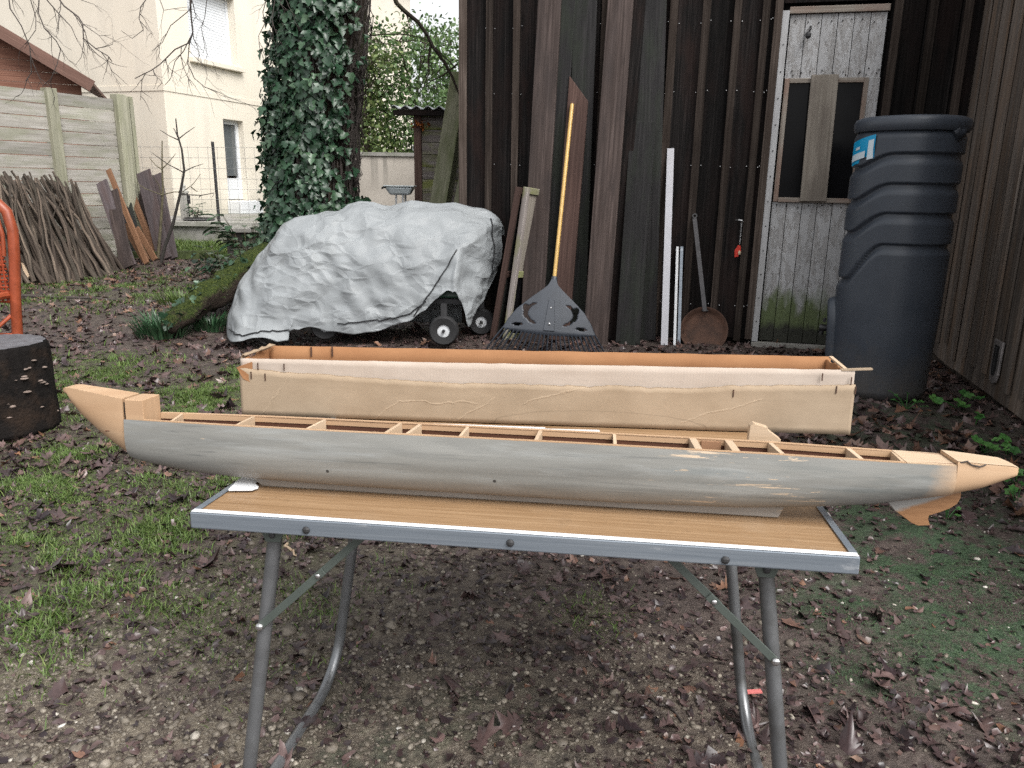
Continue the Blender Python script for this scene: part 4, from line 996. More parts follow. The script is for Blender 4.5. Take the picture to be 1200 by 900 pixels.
def wheel(x, y, r=.105):
    Mx = Matrix.Translation((x, y, r)) @ Matrix.Rotation(pi/2, 4, 'X')
    w = MB().lathe([(r*.42, -.028), (r*.6, -.036), (r*.88, -.038), (r, -.018), (r, .018), (r*.88, .038), (r*.42, .03)], 28, M=Mx, closed=False).build('wheel', M_black, cart, world=True, smooth=50)
    h = MB().lathe([(.001, -.028), (r*.16, -.034), (r*.2, -.018), (r*.36, -.024), (r*.44, -.032), (r*.44, .02), (.001, .024)], 20, M=Mx).build('rim', M_white, w, world=True, smooth=40)
    MB().lathe([(.012, -.05), (.012, .05)], 8, M=Mx).build('hub', M_iron, w, world=True)
    MB().box((x-.02, y-.0, r), (x+.02, y+.05, .29)).build('fork', M_iron, cart, world=True)
wheel(-.485, 5.32); wheel(-1.35, 5.45); wheel(-.24, 5.74, .10); wheel(-1.35, 5.82)

# ================================================================ BARN
bw = radians(13.6); bdv = Vector((cos(bw), -sin(bw), 0)); bin_ = Vector((sin(bw), cos(bw), 0))   # along wall, into barn
o0 = np.array([2.021, 5.511, 0]); nb = np.array(-bin_)
L0 = onplane(541, 300, o0, nb); O = Vector((L0[0], L0[1], 0))
BM = frame(O, bdv, bin_, (0, 0, 1)); BI = BM.inverted()
barn = thing('plank_barn', 'dark brown board and batten barn with a grey painted door', 'barn', M=BM)
def bpx(u, v, off=0.0):
    p = BI @ Vector(onplane(u, v, np.array(O)+nb*off, nb)); return p.x, p.z
BL = (BI @ Vector((*gnd(1088, 414)[:2], 0))).x; BH = 3.1
d0 = bpx(901, 200)[0]; d1 = bpx(1021, 200)[0]; dz0 = bpx(915, 404)[1]; dz1 = bpx(960, 8)[1]; dz0 = max(.02, dz0)
m = MB(); bt = MB(); x = .012; xs = []
bs = [bpx(u, 130)[0] for u in (547, 574, 605, 637, 672, 705, 742, 783, 820, 855, 887)]
edges = [0.0]+bs[1:]+[d0]
ed = []
for a, b in zip(edges, edges[1:]): ed.append((a, b))
x = d1
while x < BL-.02: ed.append((x, min(x+.205, BL))); x += .205
for a, b in ed:
    off = random.uniform(-.006, .006); z0 = random.uniform(.0, .05); tn = random.choice([.55, .7, .85, 1, 1.1, 1.35])
    if a > d0-.002 and a < d1-.05: continue
    m.box((a+.004, off, z0), (b-.004, off+.022, BH), tn)
m.box((d0, 0, dz1+.03), (d1, .022, BH), .8)
m.box((.02, .03, 0), (d0, .06, BH), .5); m.box((d1, .03, 0), (BL, .06, BH), .5); m.box((d0, .03, dz1+.03), (d1, .06, BH), .5)
m.build('front_cladding', M_barn, barn)
for k, b in enumerate([.016]+bs[1:]+[d0-.035]):
    w = .05 if k else .062; yy = -.020
    bt.box((b-w/2+random.uniform(-.004, .004), yy-.012, random.uniform(.01, .06)), (b+w/2, yy, BH), random.uniform(.6, 1.25) if k else 1.5)
x = d1
while x < BL-.02:
    w = random.choice([.05, .06, .075]); bt.box((x+.01, -.032, .02), (x+.01+w, -.020, BH), random.choice([.45, .6, .9])); x += .205
bt.build('batten', M_batten, barn)
nm = MB().ball((0, 0, 0), .0042, 6).mesh('nail'); nm.materials.append(M_rivet); nm2 = MB().ball((0, 0, 0), .005, 6).mesh('nail'); nm2.materials.append(M_iron)
def nail(p, parent, me=nm):
    o = bpy.data.objects.new('nail', me); COL.objects.link(o); o.parent = parent; o.location = p
for b in bs[1:]+[d0-.03]:
    for zz in (.28, 1.25, 1.75, 2.2):
        for q in (-.034, .036): nail((b+q+random.uniform(-.006, .006), -.010, zz+random.uniform(-.01, .01)), barn)
# door
dr = MB(); fx = lambda u, v: bpx(u, v)
wl0, wl1 = bpx(919, 160)[0], bpx(944, 160)[0]; wr0, wr1 = bpx(976, 150)[0], bpx(1006, 150)[0]
wz0 = bpx(955, 232)[1]; wz1 = bpx(955, 97)[1]; dt = bpx(960, 15)[1]
px = d0+.045; pw = (d1-.015-px); nb_ = 6
for k in range(nb_):
    a, b = px+pw*k/nb_, px+pw*(k+1)/nb_-.004; tn = random.uniform(.85, 1.15)
    lo = dz0+random.uniform(0, .01)
    segs = [(lo, wz0-.03), (wz1+.03, dt-.004)] if (b > wl0-.02 and a < wr1+.02) else [(lo, dt-.004)]
    for z0, z1 in segs: dr.box((a, .012+random.uniform(0, .004), z0), (b, .04, z1), tn)
# stiles beside the window where the boards stop
for xa, xb in ((px, wl0-.03), (wr1+.03, px+pw)):
    if xb > xa+.01: dr.box((xa, .010, wz0-.031), (xb, .038, wz1+.031), 1.0)
door = dr.build('door', M_door, barn, bevel=.002)
MB().box((px-.01, -.004, dt), (px+pw+.005, .03, dt+.042), axis=0).build('top_rail', M_railwood, door, bevel=.003)
MB().beam((d0+.012, -.012, dz0), (d0+.012, -.012, dz1-.02), .044, .03).build('trim_strip', M_doortrim, door, bevel=.003)
fr = MB(); fr.box((wl0-.032, .002, wz0-.03), (wl0, .035, wz1+.03)).box((wr1, .002, wz0-.03), (wr1+.03, .035, wz1+.03)).box((wl0, .002, wz1), (wr1, .035, wz1+.03), axis=0).box((wl0, -.012, wz0-.032), (wr1, .035, wz0), axis=0)
wn = fr.build('window', M_railwood, door, bevel=.003)
MB().box((wl0, .024, wz0), (wr1, .03, wz1)).build('pane', M_glassdk, wn)
pa, pb = bpx(943, 90), bpx(958, 236)
MB().beam(((pb[0]+bpx(950, 236)[0])/2-.01, -.016, pb[1]), ((bpx(949, 88)[0]+bpx(984, 88)[0])/2, -.016, bpx(960, 88)[1]), .172, .022).build('cover_board', M_doorwood, door, bevel=.003)
m = MB(); hx, hz = bpx(949, 38); m.tube([(hx, .012, hz+.035), (hx, -.02, hz+.035), (hx+.004, -.03, hz+.02), (hx-.008, -.028, hz+.0)], .005, 6); m.ball((hx-.01, -.02, hz-.02), .02, 10, (1, .8, 1.2)); m.build('hook', M_iron, door)
for zz in (dz0+.09, wz0-.06, wz1+.055, wz1+.075, dt-.05):
    for k in range(9): nail((px+.04+pw*.92*k/8+random.uniform(-.02, .02), .010, zz+random.uniform(-.012, .012)), door, nm2)
for k in range(12): nail((d0+.012, -.028, dz0+.15+k*.17), door, nm2)
MB().box((d0-.01, -.06, -.02), (d1+.02, .06, dz0-.004), axis=0).build('threshold', M_slab, barn)
MB().box((d0-.02, .07, 0), (d1+.02, .6, dz1+.1)).build('shade_fill', M_shadefill, barn)  # black box painted in for the unlit space behind the door
# side wing, perpendicular, coming towards us
WL = 3.7; m = MB(); bt = MB(); y = 0; k = 0
xw = BL
while y < WL:
    w = random.uniform(.17, .22); off = random.uniform(-.006, .006)
    m.box((xw+off, -y-w+.004, .012+random.uniform(0, .01)), (xw+off+.024, -y, BH), random.uniform(.6, 1.3))
    bt.box((xw-.020, -y-w-.022, .07+random.uniform(0, .08)), (xw-.008, -y-w+.026, BH), random.uniform(.6, 1.5)); y += w; k += 1
m.box((xw+.03, -WL, -.1), (xw+.07, .1, BH+.3), .5); m.box((xw-.05, .025, 0), (xw+.2, .029, BH), .5)
m.build('side_cladding', M_side, barn); bt.build('side_batten', M_side, barn)
wn_ = np.array(-bdv)
def wpx(u, v):
    p = BI @ Vector(onplane(u, v, np.array(O)+np.array(bdv)*BL, wn_)); return p.y, p.z
hy, hz = wpx(1172, 425)
ring = lambda w, h, z0: [(w*.5, h*.5), (-w*.5, h*.5), (-w*.5, -h*.25), (-w*.35, -h*.43), (0, -h*.5), (w*.35, -h*.43), (w*.5, -h*.25)]
pl = MB().prism(ring(.12, .24, 0), (xw-.012, hy, hz), (0, 1, 0), (0, 0, 1), (-1, 0, 0), .014).build('slot_plate', plain('worn_metal_plate', (.30, .275, .27), .55, .5, .25, 20, .2), barn, bevel=.004)
MB().prism(ring(.065, .17, 0), (xw-.0262, hy, hz+.008), (0, 1, 0), (0, 0, 1), (-1, 0, 0), .002).build('slot', M_shadefill, pl)  # dark sheet on the plate paints the shade inside its slot
MB().box((xw-.034, hy-.008, hz-.06), (xw-.029, hy+.008, hz+.085)).build('slot_bar', M_iron, pl)
# rest of the building
m = MB(); m.box((.0, .07, 0), (.03, 5.5, BH), axis=1); m.build('left_wall', M_barn, barn)
m = MB(); m.hexa([(-.3, -.25, BH), (BL+.2, -.25, BH), (BL+.2, 6, BH+.9), (-.3, 6, BH+.9), (-.3, -.25, BH+.08), (BL+.2, -.25, BH+.08), (BL+.2, 6, BH+.98), (-.3, 6, BH+.98)]); m.build('roof', M_roofgrey, barn)
m = MB(); m.hexa([(BL-.02, -WL-.2, BH+.1), (BL+2.5, -WL-.2, BH+.9), (BL+2.5, 2, BH+.9), (BL-.02, 2, BH+.1), (BL-.02, -WL-.2, BH+.16), (BL+2.5, -WL-.2, BH+.96), (BL+2.5, 2, BH+.96), (BL-.02, 2, BH+.16)]); m.build('side_roof', M_roofgrey, barn)
MB().box((BL+.1, -WL, 0), (BL+2.4, -WL+.06, BH)).build('end_wall', M_side, barn)
# ================================================================ THINGS AGAINST THE BARN
def wall_pt(u, v, off): return np.array(onplane(u, v, np.array(O)+nb*off, nb))
def barn_lean(u_t, v_t, u_b, w, mat, label, off_b=.34, th=.03, off_t=.06, cut=None, name='leaning_plank'):
    t = wall_pt(u_t, v_t, off_t); bx = wall_pt(u_b, 411, off_b); b = np.array([bx[0], bx[1], 0]); b[2] = float(gz(b[0], b[1]))-.005
    # keep the pixel column of the base: place on ground at that wall offset
    p = gnd(u_b, 413); 
    s = (np.array(O)+nb*off_b-_C) @ nb; d = ray(u_b, 413); d2 = np.array([d[0], d[1], 0]); k = s/(d2 @ nb); b[:2] = (_C+d2*k)[:2]
    if cut is None:
        o = MB().beam(tuple(b), tuple(t), w, th, tuple(bdv)).build(name, mat, bevel=.003, loc=(b[0], b[1], 0))
    else:
        ax = Vector(t)-Vector(b); L = ax.length; y = ax.normalized(); x = (bdv-y*bdv.dot(y)).normalized(); n = x.cross(y)
        o = MB().prism([(-w/2, 0), (w/2, 0), (w/2, L-cut), (-w/2, L)], Vector(b), x, y, n, th, None, True).build(name, mat, bevel=.003, loc=(b[0], b[1], 0))
    return tag(o, label, 'plank', 'planks leaning against the barn wall')
px2m = 5.9/900
barn_lean(647, -45, 622, .165, M_plankbrown, 'tall grey brown plank leaning on the barn left of the yellow rake handle', .40, .035)
barn_lean(669, -45, 642, .10, M_plankdark, 'narrow dark plank behind the grey brown plank left of the rake handle', .22)
barn_lean(688, -45, 672, .16, M_plankdark, 'tall dark plank behind the reddish cut plank', .20)
barn_lean(680, 90, 655, .145, M_plankred, 'reddish plank with a slanted cut top behind the yellow rake handle', .33, .03, .10, cut=.17)
barn_lean(731, -45, 697, .175, M_plankbrown, 'widest brown plank leaning on the barn right of the rake', .42, .035)
barn_lean(752, -45, 716, .10, M_barn, 'thin black plank tucked behind the widest brown plank', .25)
barn_lean(737, 154, 716, .10, M_plankorange, 'short orange brown board mostly hidden behind the dark planks', .18, .02, .07)
barn_lean(766, -45, 752, .19, M_plankdark, 'tall greenish black plank leaning right of the widest brown plank', .20)
barn_lean(754, 143, 735, .175, M_plankdark, 'shorter square cut dark grey plank in front of the greenish black plank', .36, .03, .12)
# old framed panels standing on edge
def framed(u_t, v_t, u_b, w, yaw, mats, label, inset=True, off=.5):
    t = wall_pt(u_t, v_t, off-.05); d = ray(u_b, 413); d2 = np.array([d[0], d[1], 0]); k = ((np.array(O)+nb*off-_C) @ nb)/(d2 @ nb); b = (_C+d2*k); b[2] = 0
    y = Vector(t-b); h = y.length; y.normalize(); a = Vector((sin(yaw), cos(yaw), 0)); a = (a-y*a.dot(y)).normalized(); n = a.cross(y)
    r = thing('framed_panel', label, 'panel', M=frame(b, a, n, y), group='old framed panels leaning on the barn')
    m = MB(); m.box((0, -.02, 0), (.035, .02, h)); m.box((w-.035, -.02, 0), (w, .02, h)); 
    for z in (0, h*.42, h-.045): m.box((.035, -.018, z), (w-.035, .018, z+.045), axis=0)
    m.build('frame', mats[0], r, bevel=.003)
    MB().box((.035, -.006, .045), (w-.035, .006, h*.42)).build('lower_panel', mats[2], r); MB().box((.035, -.006, h*.42+.045), (w-.035, .006, h-.045)).build('upper_panel', mats[1], r)
framed(607, 219, 576, .22, radians(20), (M_plankred, M_plankdark, M_plankdark), 'thin reddish brown framed panel seen edge on beside the silver cover')
framed(616, 219, 591, .22, radians(36), (M_shed, M_doorwood, M_glassdk), 'grey framed panel with pale inset leaning beside the rake', off=.46)

# leaf rake
def rake():
    d = ray(641, 418); b = gnd(640.5, 416); t = wall_pt(670.5, 122, .17)
    y = Vector(t)-Vector(b); L = y.length; y.normalize(); x = (Vector((1, -.08, 0))-y*y.dot(Vector((1, -.08, 0)))).normalized(); n = x.cross(y)   # n towards camera-ish
    if n.y > 0: n = -n
    r = thing('leaf_rake', 'grey plastic leaf rake with long yellow handle leaning on the barn', 'rake', M=frame(b, x, y, x.cross(y)))
    R3 = lambda a, h: (a, h, 0.0)
    sgn = 1 if (x.cross(y)).dot(n) > 0 else -1
    MB().tube([(0, .42, .004*sgn), (0, L*.7, .004*sgn), (0, L, .004*sgn)], .0135, 10).build('handle', M_yellow, r, smooth=60)
    MB().ball((0, L, .004*sgn), .015, 8).build('end_cap', M_rust, r)
    # fan shaped head
    H = .50; m = MB(); RX, RY = 1.30, 1.02
    prof = [(.012, .50), (.026, .46), (.05, .43), (.115, .36), (.175, .29), (.215, .22), (.243, .15)]
    zf = lambda a, h: sgn*(.022+.030*cos(a/.26*pi/2)-.05*max(0, .25-h)**1.2)
    def inside(a, h):
        A = abs(a)
        e1 = ((A-.105)*cos(.9)-(h-.315)*sin(-.9))**2/.045**2+((A-.105)*sin(-.9)*-1+(h-.315)*cos(.9))**2/.011**2
        # curved slot + two small eyes
        s1 = abs(A-(.075+.055*sin((h-.19)/.15*pi))) < .012 and .19 < h < .33
        ey = ((A-.132)/.014)**2+((h-.298)/.024)**2 < 1
        ez = ((A-.165)/.028)**2+((h-.183)/.010)**2 < 1
        return s1 or ey or ez
    na, nh = 64, 50; V = {}; Vl = []; F = []
    def wid(h): return float(np.interp(h, [p[1] for p in prof][::-1], [p[0] for p in prof][::-1]))
    def idx(i, j):
        if (i, j) not in V:
            h = .15+.35*j/nh; w = wid(h); a = (i/na*2-1)*w; hh = h+(.028*(1-(a/.243)**2)*-1 if j == 0 else 0)*1.0; V[(i, j)] = len(Vl); Vl.append((a, hh, zf(a, hh)))
        return V[(i, j)]
    for j in range(nh):
        h = .15+.35*(j+.5)/nh; w = wid(h)
        for i in range(na):
            a = ((i+.5)/na*2-1)*w
            if inside(a, h): continue
            F.append((idx(i, j), idx(i+1, j), idx(i+1, j+1), idx(i, j+1)))
    m.add([(p[0]*RX, p[1]*RY, p[2]) for p in Vl], F, None, 1.0); hd = m.build('head', M_rake, r, smooth=50)
    so = hd.modifiers.new('t', 'SOLIDIFY'); so.thickness = .006; so.offset = 0
    MB().tube([(0, .36*RY, .018*sgn), (0, .44*RY, .012*sgn), (0, .53*RY, .006*sgn)], [.034, .028, .02], 12).build('socket', M_rake, r, smooth=60)
    m = MB(); m.prism([(-.038, .153), (.038, .153), (.02, .37), (-.02, .37)], (0, 0, sgn*.052), (1, 0, 0), (0, 1, 0), (0, 0, sgn), .008); m.build('spine', M_rake, r, bevel=.004)
    m = MB()
    for k in range(25):
        s = k/24*2-1; a0 = s*.238; a1 = s*.31; h0 = .155-.028*(1-s*s); z0 = zf(a0, .15)
        m.tube([(a0*RX, h0*RY, z0), ((a0+(a1-a0)*.55)*RX, (h0-.075)*RY, z0), (a1*RX, .012, z0-.012*sgn), (a1*RX, .0, z0-.03*sgn)], [.0125, .0112, .010, .009], 6, flat=.5)
    m.build('tine', M_rake, r, smooth=60)
    m = MB(); m.ball((0, .20, sgn*.062), .0085, 8); m.ball((0, .31, sgn*.058), .006, 8); m.build('screw', M_rivet, r)
rake()

# white profiles
def profile(pt, pb, w, label, mat=M_strip, off=.34, th=.03):
    t = wall_pt(*pt, .03); d = ray(*pb); d2 = np.array([d[0], d[1], 0]); k = ((np.array(O)+nb*off-_C) @ nb)/(d2 @ nb); b = _C+d2*k; b[2] = float(gz(b[0], b[1]))
    m = MB(); y = Vector(t)-Vector(b); side = bdv; m.beam(tuple(b), tuple(t), w, th*.25, tuple(bdv)); n = bdv.cross(y.normalized())
    for s in (-1, 1): m.beam(Vector(b)+bdv*s*(w/2-.003)-n*.014, Vector(t)+bdv*s*(w/2-.003)-n*.014, .006, .026, tuple(bdv))
    tag(m.build('white_profile', mat, loc=(b[0], b[1], 0)), label, 'profile', 'white profiles leaning on the barn')
profile((786, 174), (778, 411), .048, 'tall white plastic channel leaning on the barn beside the planks')
profile((794, 289), (790, 411), .018, 'short thin bright white strip left of the pan', M_pvc, .30, .012)
profile((799, 289), (795, 411), .020, 'short dull grey strip right beside the thin white strip', M_alu, .30, .012)

# long handled pan
M_steelbar = plain('worn_bar', (.075, .072, .075), .5, .4, .3, 20)
def pan():
    c = wall_pt(825, 387, .20); up = Vector(bin_)*.32+Vector((0, 0, 1)); up.normalize(); n = -(Vector(bin_)-up*Vector(bin_).dot(up)).normalized(); x = up.cross(n) if up.cross(n).dot(bdv) > 0 else -up.cross(n)
    z = x.cross(up); r = thing('chestnut_pan', 'rusty long handled iron pan leaning on the barn wall', 'pan', M=frame((c[0], c[1], 0), x, up, z)); cz = float(np.dot(c-np.array([c[0], c[1], 0]), np.array(up)))
    cy = cz/1.0
    Mx = Matrix.Translation((0, cy, 0))
    sg = 1 if z.dot(n) > 0 else -1
    MB().lathe([(.001, .012*sg), (.12, .012*sg), (.142, .02*sg), (.160, .045*sg), (.168, .046*sg), (.165, .040*sg), (.148, .012*sg), (.125, .0), (.001, 0)], 40, M=Mx).build('bowl', M_rust, r, smooth=50)
    hp = BI @ Vector(wall_pt(814, 256, .05)); hw = BM @ hp; li = WM[r].inverted() @ Vector(hw)
    MB().beam((-.004, cy+.135, .048*sg), tuple(li), .030, .008, (1, 0, 0)).build('handle', M_steelbar, r, bevel=.001)
    MB().lathe([(.010, -.004), (.018, -.004), (.018, .004), (.010, .004)], 14, M=Matrix.Translation(li+Vector((0, .018, 0))), closed=False).build('ring', M_iron, r)
    MB().ball((-.02, cy+.14, .05*sg), .008, 6).ball((.012, cy+.14, .05*sg), .008, 6).build('rivet', M_iron, r)
pan()
# keys on a hook
hx, hz = bpx(867, 258); k = thing('key_tag', 'red tag hanging by a small chain from a hook beside the door', 'key tag', M=BM @ Matrix.Translation((hx, -.035, 0)))
MB().tube([(-.03, .01, hz), (-.01, -.012, hz+.004), (.015, -.014, hz), (.02, -.01, hz-.012)], .006, 6).build('hook', M_rivet, k)
m = MB()
for i in range(9): m.tube([(.012+.004*cos(a), -.012+.003*(i % 2)*sin(a), hz-.02-i*.017+.009*sin(a)) for a in np.linspace(0, 2*pi, 7)], .0016, 4, False)
m.build('chain', M_rivet, k)
m = MB(); m.prism([(0, 0), (.018, -.01), (.022, -.05), (.006, -.085), (-.02, -.09), (-.022, -.04)], (.002, -.016, hz-.17), (1, 0, 0), (0, 0, 1), (0, -1, 0), .010); m.build('tag', M_red, k, bevel=.004)
MB().ball((.014, -.03, hz-.225), .010, 8, (1, .5, 1.6)).build('fob', M_palewood, k)

# ================================================================ RAIN BARREL
bc = gnd(1052, 473); rb = .262; bcx, bcy = float(bc[0])-.008, float(bc[1])+rb*.96
barrel = thing('rain_barrel', 'tall dark grey plastic rain barrel with stepped bands and a blue sticker', 'barrel', (bcx, bcy, 0))
BHt = 1.435
fa = atan2(-bcy, -bcx)        # angle that faces the camera
def drop(phi):                # phi: angle from camera-facing, negative to the left
    s = min(1, max(0, (-phi-.22)/.85)); return s*s*(3-2*s)
def sm(x): x = min(1, max(0, x)); return x*x*(3-2*x)
gro = [float(aty(1088, v, bcy-.24)[2]) for v in (181, 217, 252, 289)]  # groove heights on the right hand side
dro = [.065, .085, .105, .20]
def brad(phi, z):
    d = drop(phi); base = .250+.012*sm((z-.05)/.5)+.006*d*sm(z/.6)
    g = [a-b*d for a, b in zip(gro, dro)]
    if z > g[0]: top, bot = BHt-.02, g[0]
    else:
        top, bot = g[-1], 0
        for a, b in zip(g, g[1:]):
            if z <= a and z > b: top, bot = a, b
    t = top-z
    if bot == 0: r = base+.002-.022*(1-sm(t/.05))
    else: r = base-.020*(1-sm(t/.052))-.022*sm((t-(top-bot-.012))/.012)
    if z < .05: r -= .03*(1-z/.05)**2
    return r
NA, NZ = 144, 300; V = []
for j in range(NZ+1):
    z = BHt*j/NZ
    for i in range(NA):
        a = 2*pi*i/NA; phi = (a-fa+pi) % (2*pi)-pi; phi = -phi if False else phi
        r = brad(phi if phi > -1.9 else -3.8-phi, z); V.append((r*cos(a), r*sin(a), z))
i = np.arange(NA); F = []
for j in range(NZ): F.append(np.stack([j*NA+i, j*NA+(i+1) % NA, (j+1)*NA+(i+1) % NA, (j+1)*NA+i], -1))
o = npmesh('body', V, np.concatenate(F), M_barrel, np.ones(NA*NZ), smooth=True); o.parent = barrel; WM[o] = WM[barrel]
MB().lathe([(.245, BHt-.030), (.268, BHt-.036), (.277, BHt-.022), (.278, BHt+.008), (.270, BHt+.026), (.245, BHt+.036), (.13, BHt+.046), (.001, BHt+.048)], 64, closed=False).build('lid', M_barrel, barrel, smooth=60)
ah = fa+.95
MB().tube([(.262*cos(ah+q), .262*sin(ah+q), BHt-.050+.010*sin(k*2.1)) for k, q in enumerate(np.linspace(-.16, .16, 6))], [.012, .024, .026, .026, .024, .012], 10).build('lid_notch_shade', M_barreldk, barrel, smooth=60)  # dark lump painted for the shade in the lid's notch
def patch(name, mat, p0, p1, z0, z1, off, parent, n=8, sl=0.0):
    m = MB(); rows = []
    for zz in (z0, (z0+z1)/2, z1):
        rows.append([])
        for k in range(n+1):
            ph = p0+(p1-p0)*k/n; a = fa+ph; r = brad(ph, zz)+off; r = max(r, .258+off); rows[-1].append((r*cos(a), r*sin(a), zz+sl*k/n))
    m.loft(rows, False, (False, False), 1.0); return m.build(name, mat, parent, smooth=90)
zs = float(aty(1012, 176, bcy-.15)[2])
stk = patch('sticker', M_blue, -1.30, -.62, zs-.075, zs+.045, .006, barrel, 8, .035)
patch('sticker_band', M_stickwhite, -1.26, -.82, zs-.056, zs-.022, .0085, stk, 6, .023)
patch('sticker_band', M_stickwhite, -1.12, -.98, zs+.002, zs+.016, .0085, stk, 3, .008)
patch('sticker_edge', M_stickwhite, -.76, -.64, zs-.045, zs+.050, .0085, stk, 3, .008)
# tap recess arch on the left
ta = fa-1.22; m = MB(); pts = []
def bp(ph, z, off=0): r = brad(ph, z)+off; a = fa+ph; return (r*cos(a), r*sin(a), z)
for k in range(15):
    q = pi*k/14; pts.append(bp(-1.50-.22*cos(q), .36+.13*sin(q), .004))
pts = [bp(-1.72, .02, .0), bp(-1.72, .2, .004)]+pts+[bp(-1.28, .2, .004), bp(-1.28, .02, 0)]
m.tube(pts, .034, 10); m.build('tap_arch', M_barrel, barrel, smooth=70)
p = bp(-1.52, .34, .02); m = MB(); m.tube([bp(-1.52, .34, -.02), bp(-1.52, .34, .07)], .02, 10); m.tube([bp(-1.52, .35, .05), bp(-1.52, .30, .06)], .012, 8); m.tube([bp(-1.60, .385, .045), bp(-1.44, .385, .045)], .010, 8); m.build('tap', M_blackplastic, barrel, smooth=60)

# ================================================================ STUMP, CHAIR
s = gnd(4, 509); scx, scy = gnd(-29, 509)[0], gnd(0, 509)[1]+.205
ht = .37
stump = thing('tree_stump', 'black barked tree stump with small pale fungi, flat grey top', 'stump', (scx, scy, 0))
rings = []
for j in range(24):
    z = -.03+(ht+.03)*j/23; ring = []
    for k in range(72):
        a = 2*pi*k/72; r = .205+.018*(1-z/ht)+.010*noise.noise(Vector((cos(a)*2, sin(a)*2, z)))+.012*noise.noise(Vector((cos(a)*9, sin(a)*9, z*5)))
        if j == 23: r -= .006
        ring.append((r*cos(a), r*sin(a), z))
    rings.append(ring)
MB().loft(rings, caps=(True, False), tone=1.0).build('bark', plain('burnt_bark', (.009, .0075, .007), .9, var=.5, scale=14, bump=.8, bdist=.012, spec=.15, dirt=(.035, .022, .015), dirt_amt=.6, dscale=8), stump, smooth=180)
MB().loft([[(p[0]*q, p[1]*q, ht+.004-.003*q+.002*noise.noise(Vector((p[0]*8, p[1]*8, q)))) for p in rings[-1]] for q in (.985, .8, .5, .2, .01)], caps=(False, True), tone=1.0).build('cut_top', plain('stump_top', (.095, .095, .105), .6, var=.35, scale=18, bump=.4, bdist=.006, dirt=(.04, .04, .045), dirt_amt=.7, dscale=12), stump, smooth=180)
for k in range(24):
    a = random.uniform(-1.5, .3); z = random.uniform(.02, ht-.03); r = .210; w = random.uniform(.005, .017)
    MB().ball((r*cos(a), r*sin(a), z), w, 9, (random.uniform(.8, 1.3), random.uniform(.8, 1.3), random.uniform(.25, .5))).build('fungus', M_fungus, stump)
# cane chair: tall round back, partly outside the picture
ch = gnd(18, 395); CY = 4.55
pts = [aty(u, v, CY) for u, v in [(19, 402), (18, 350), (17, 300), (15, 270), (8, 248), (-8, 233), (-35, 226), (-64, 234), (-82, 252), (-90, 275), (-92, 310), (-92, 360), (-93, 402)]]
chair = thing('cane_chair', 'orange lacquered cane chair with rounded woven back behind the stump', 'chair', (float(aty(-36, 400, CY)[0]), CY, 0))
pts[0][2] = 0; pts[-1][2] = 0
MB().tube([tuple(p) for p in pts], .030, 10).build('back_frame', M_cane, chair, world=True, smooth=70)
inn = []
c = aty(-37, 300, CY)
ins = [tuple(np.array([c[0], CY, p[2]*.0])+np.array([(p[0]-c[0])*.80, -.01, c[2]+(p[2]-c[2])*.84])) for p in pts[2:-2]]
MB().tube(ins, .012, 8).build('inner_hoop', M_cane, chair, world=True, smooth=70)
m = MB(); xs0, xs1 = ins[-1][0], ins[0][0]; zlo = ins[0][2]-.02; zhi = max(p[2] for p in ins)
for k in range(15):
    x = xs0+(xs1-xs0)*(k+.5)/15; hh = zlo+(zhi-zlo)*sqrt(max(0, 1-((x-(xs0+xs1)/2)/((xs1-xs0)/2+.001))**2))
    m.tube([(x, CY-.01, zlo-.25), (x, CY-.015, hh)], .006, 5, False)
for k in range(26):
    z = zlo-.25+(zhi-zlo+.22)*k/25; m.tube([(xs0+.0, CY-.012+.01*(k % 2), z), ((xs0+xs1)/2, CY-.012-.01*(k % 2), z), (xs1, CY-.012+.01*(k % 2), z)], .007, 5, False)
m.build('woven_back', M_canedk, chair, world=True)
xa, xb = pts[-1][0], pts[0][0]; m = MB()
m.tube([(xa, CY, .42), (xa+.02, CY-.50, .42), ((xa+xb)/2, CY-.55, .42), (xb-.02, CY-.50, .42), (xb, CY, .42)], .022, 8)
m.box((xa+.02, CY-.5, .40), (xb-.04, CY, .425)); m.build('seat', M_cane, chair, world=True, smooth=40)
for x in (xa+.03, xb-.05): MB().tube([(x, CY-.47, .42), (x+.0, CY-.49, 0)], .020, 8).build('leg', M_cane, chair, world=True, smooth=60)
m = MB(); m.tube([(xb, CY, .30), (xb-.06, CY-.2, .18), (xb-.05, CY-.47, .10)], .012, 8); m.tube([(xb-.01, CY, .62), (xb-.06, CY-.0, .5), (xb-.18, CY, .44)], .012, 8); m.tube([(xb, CY-.02, .18), ((xa+xb)/2, CY-.02, .18), (xa, CY-.02, .18)], .012, 8); m.build('brace', M_cane, chair, world=True, smooth=60)

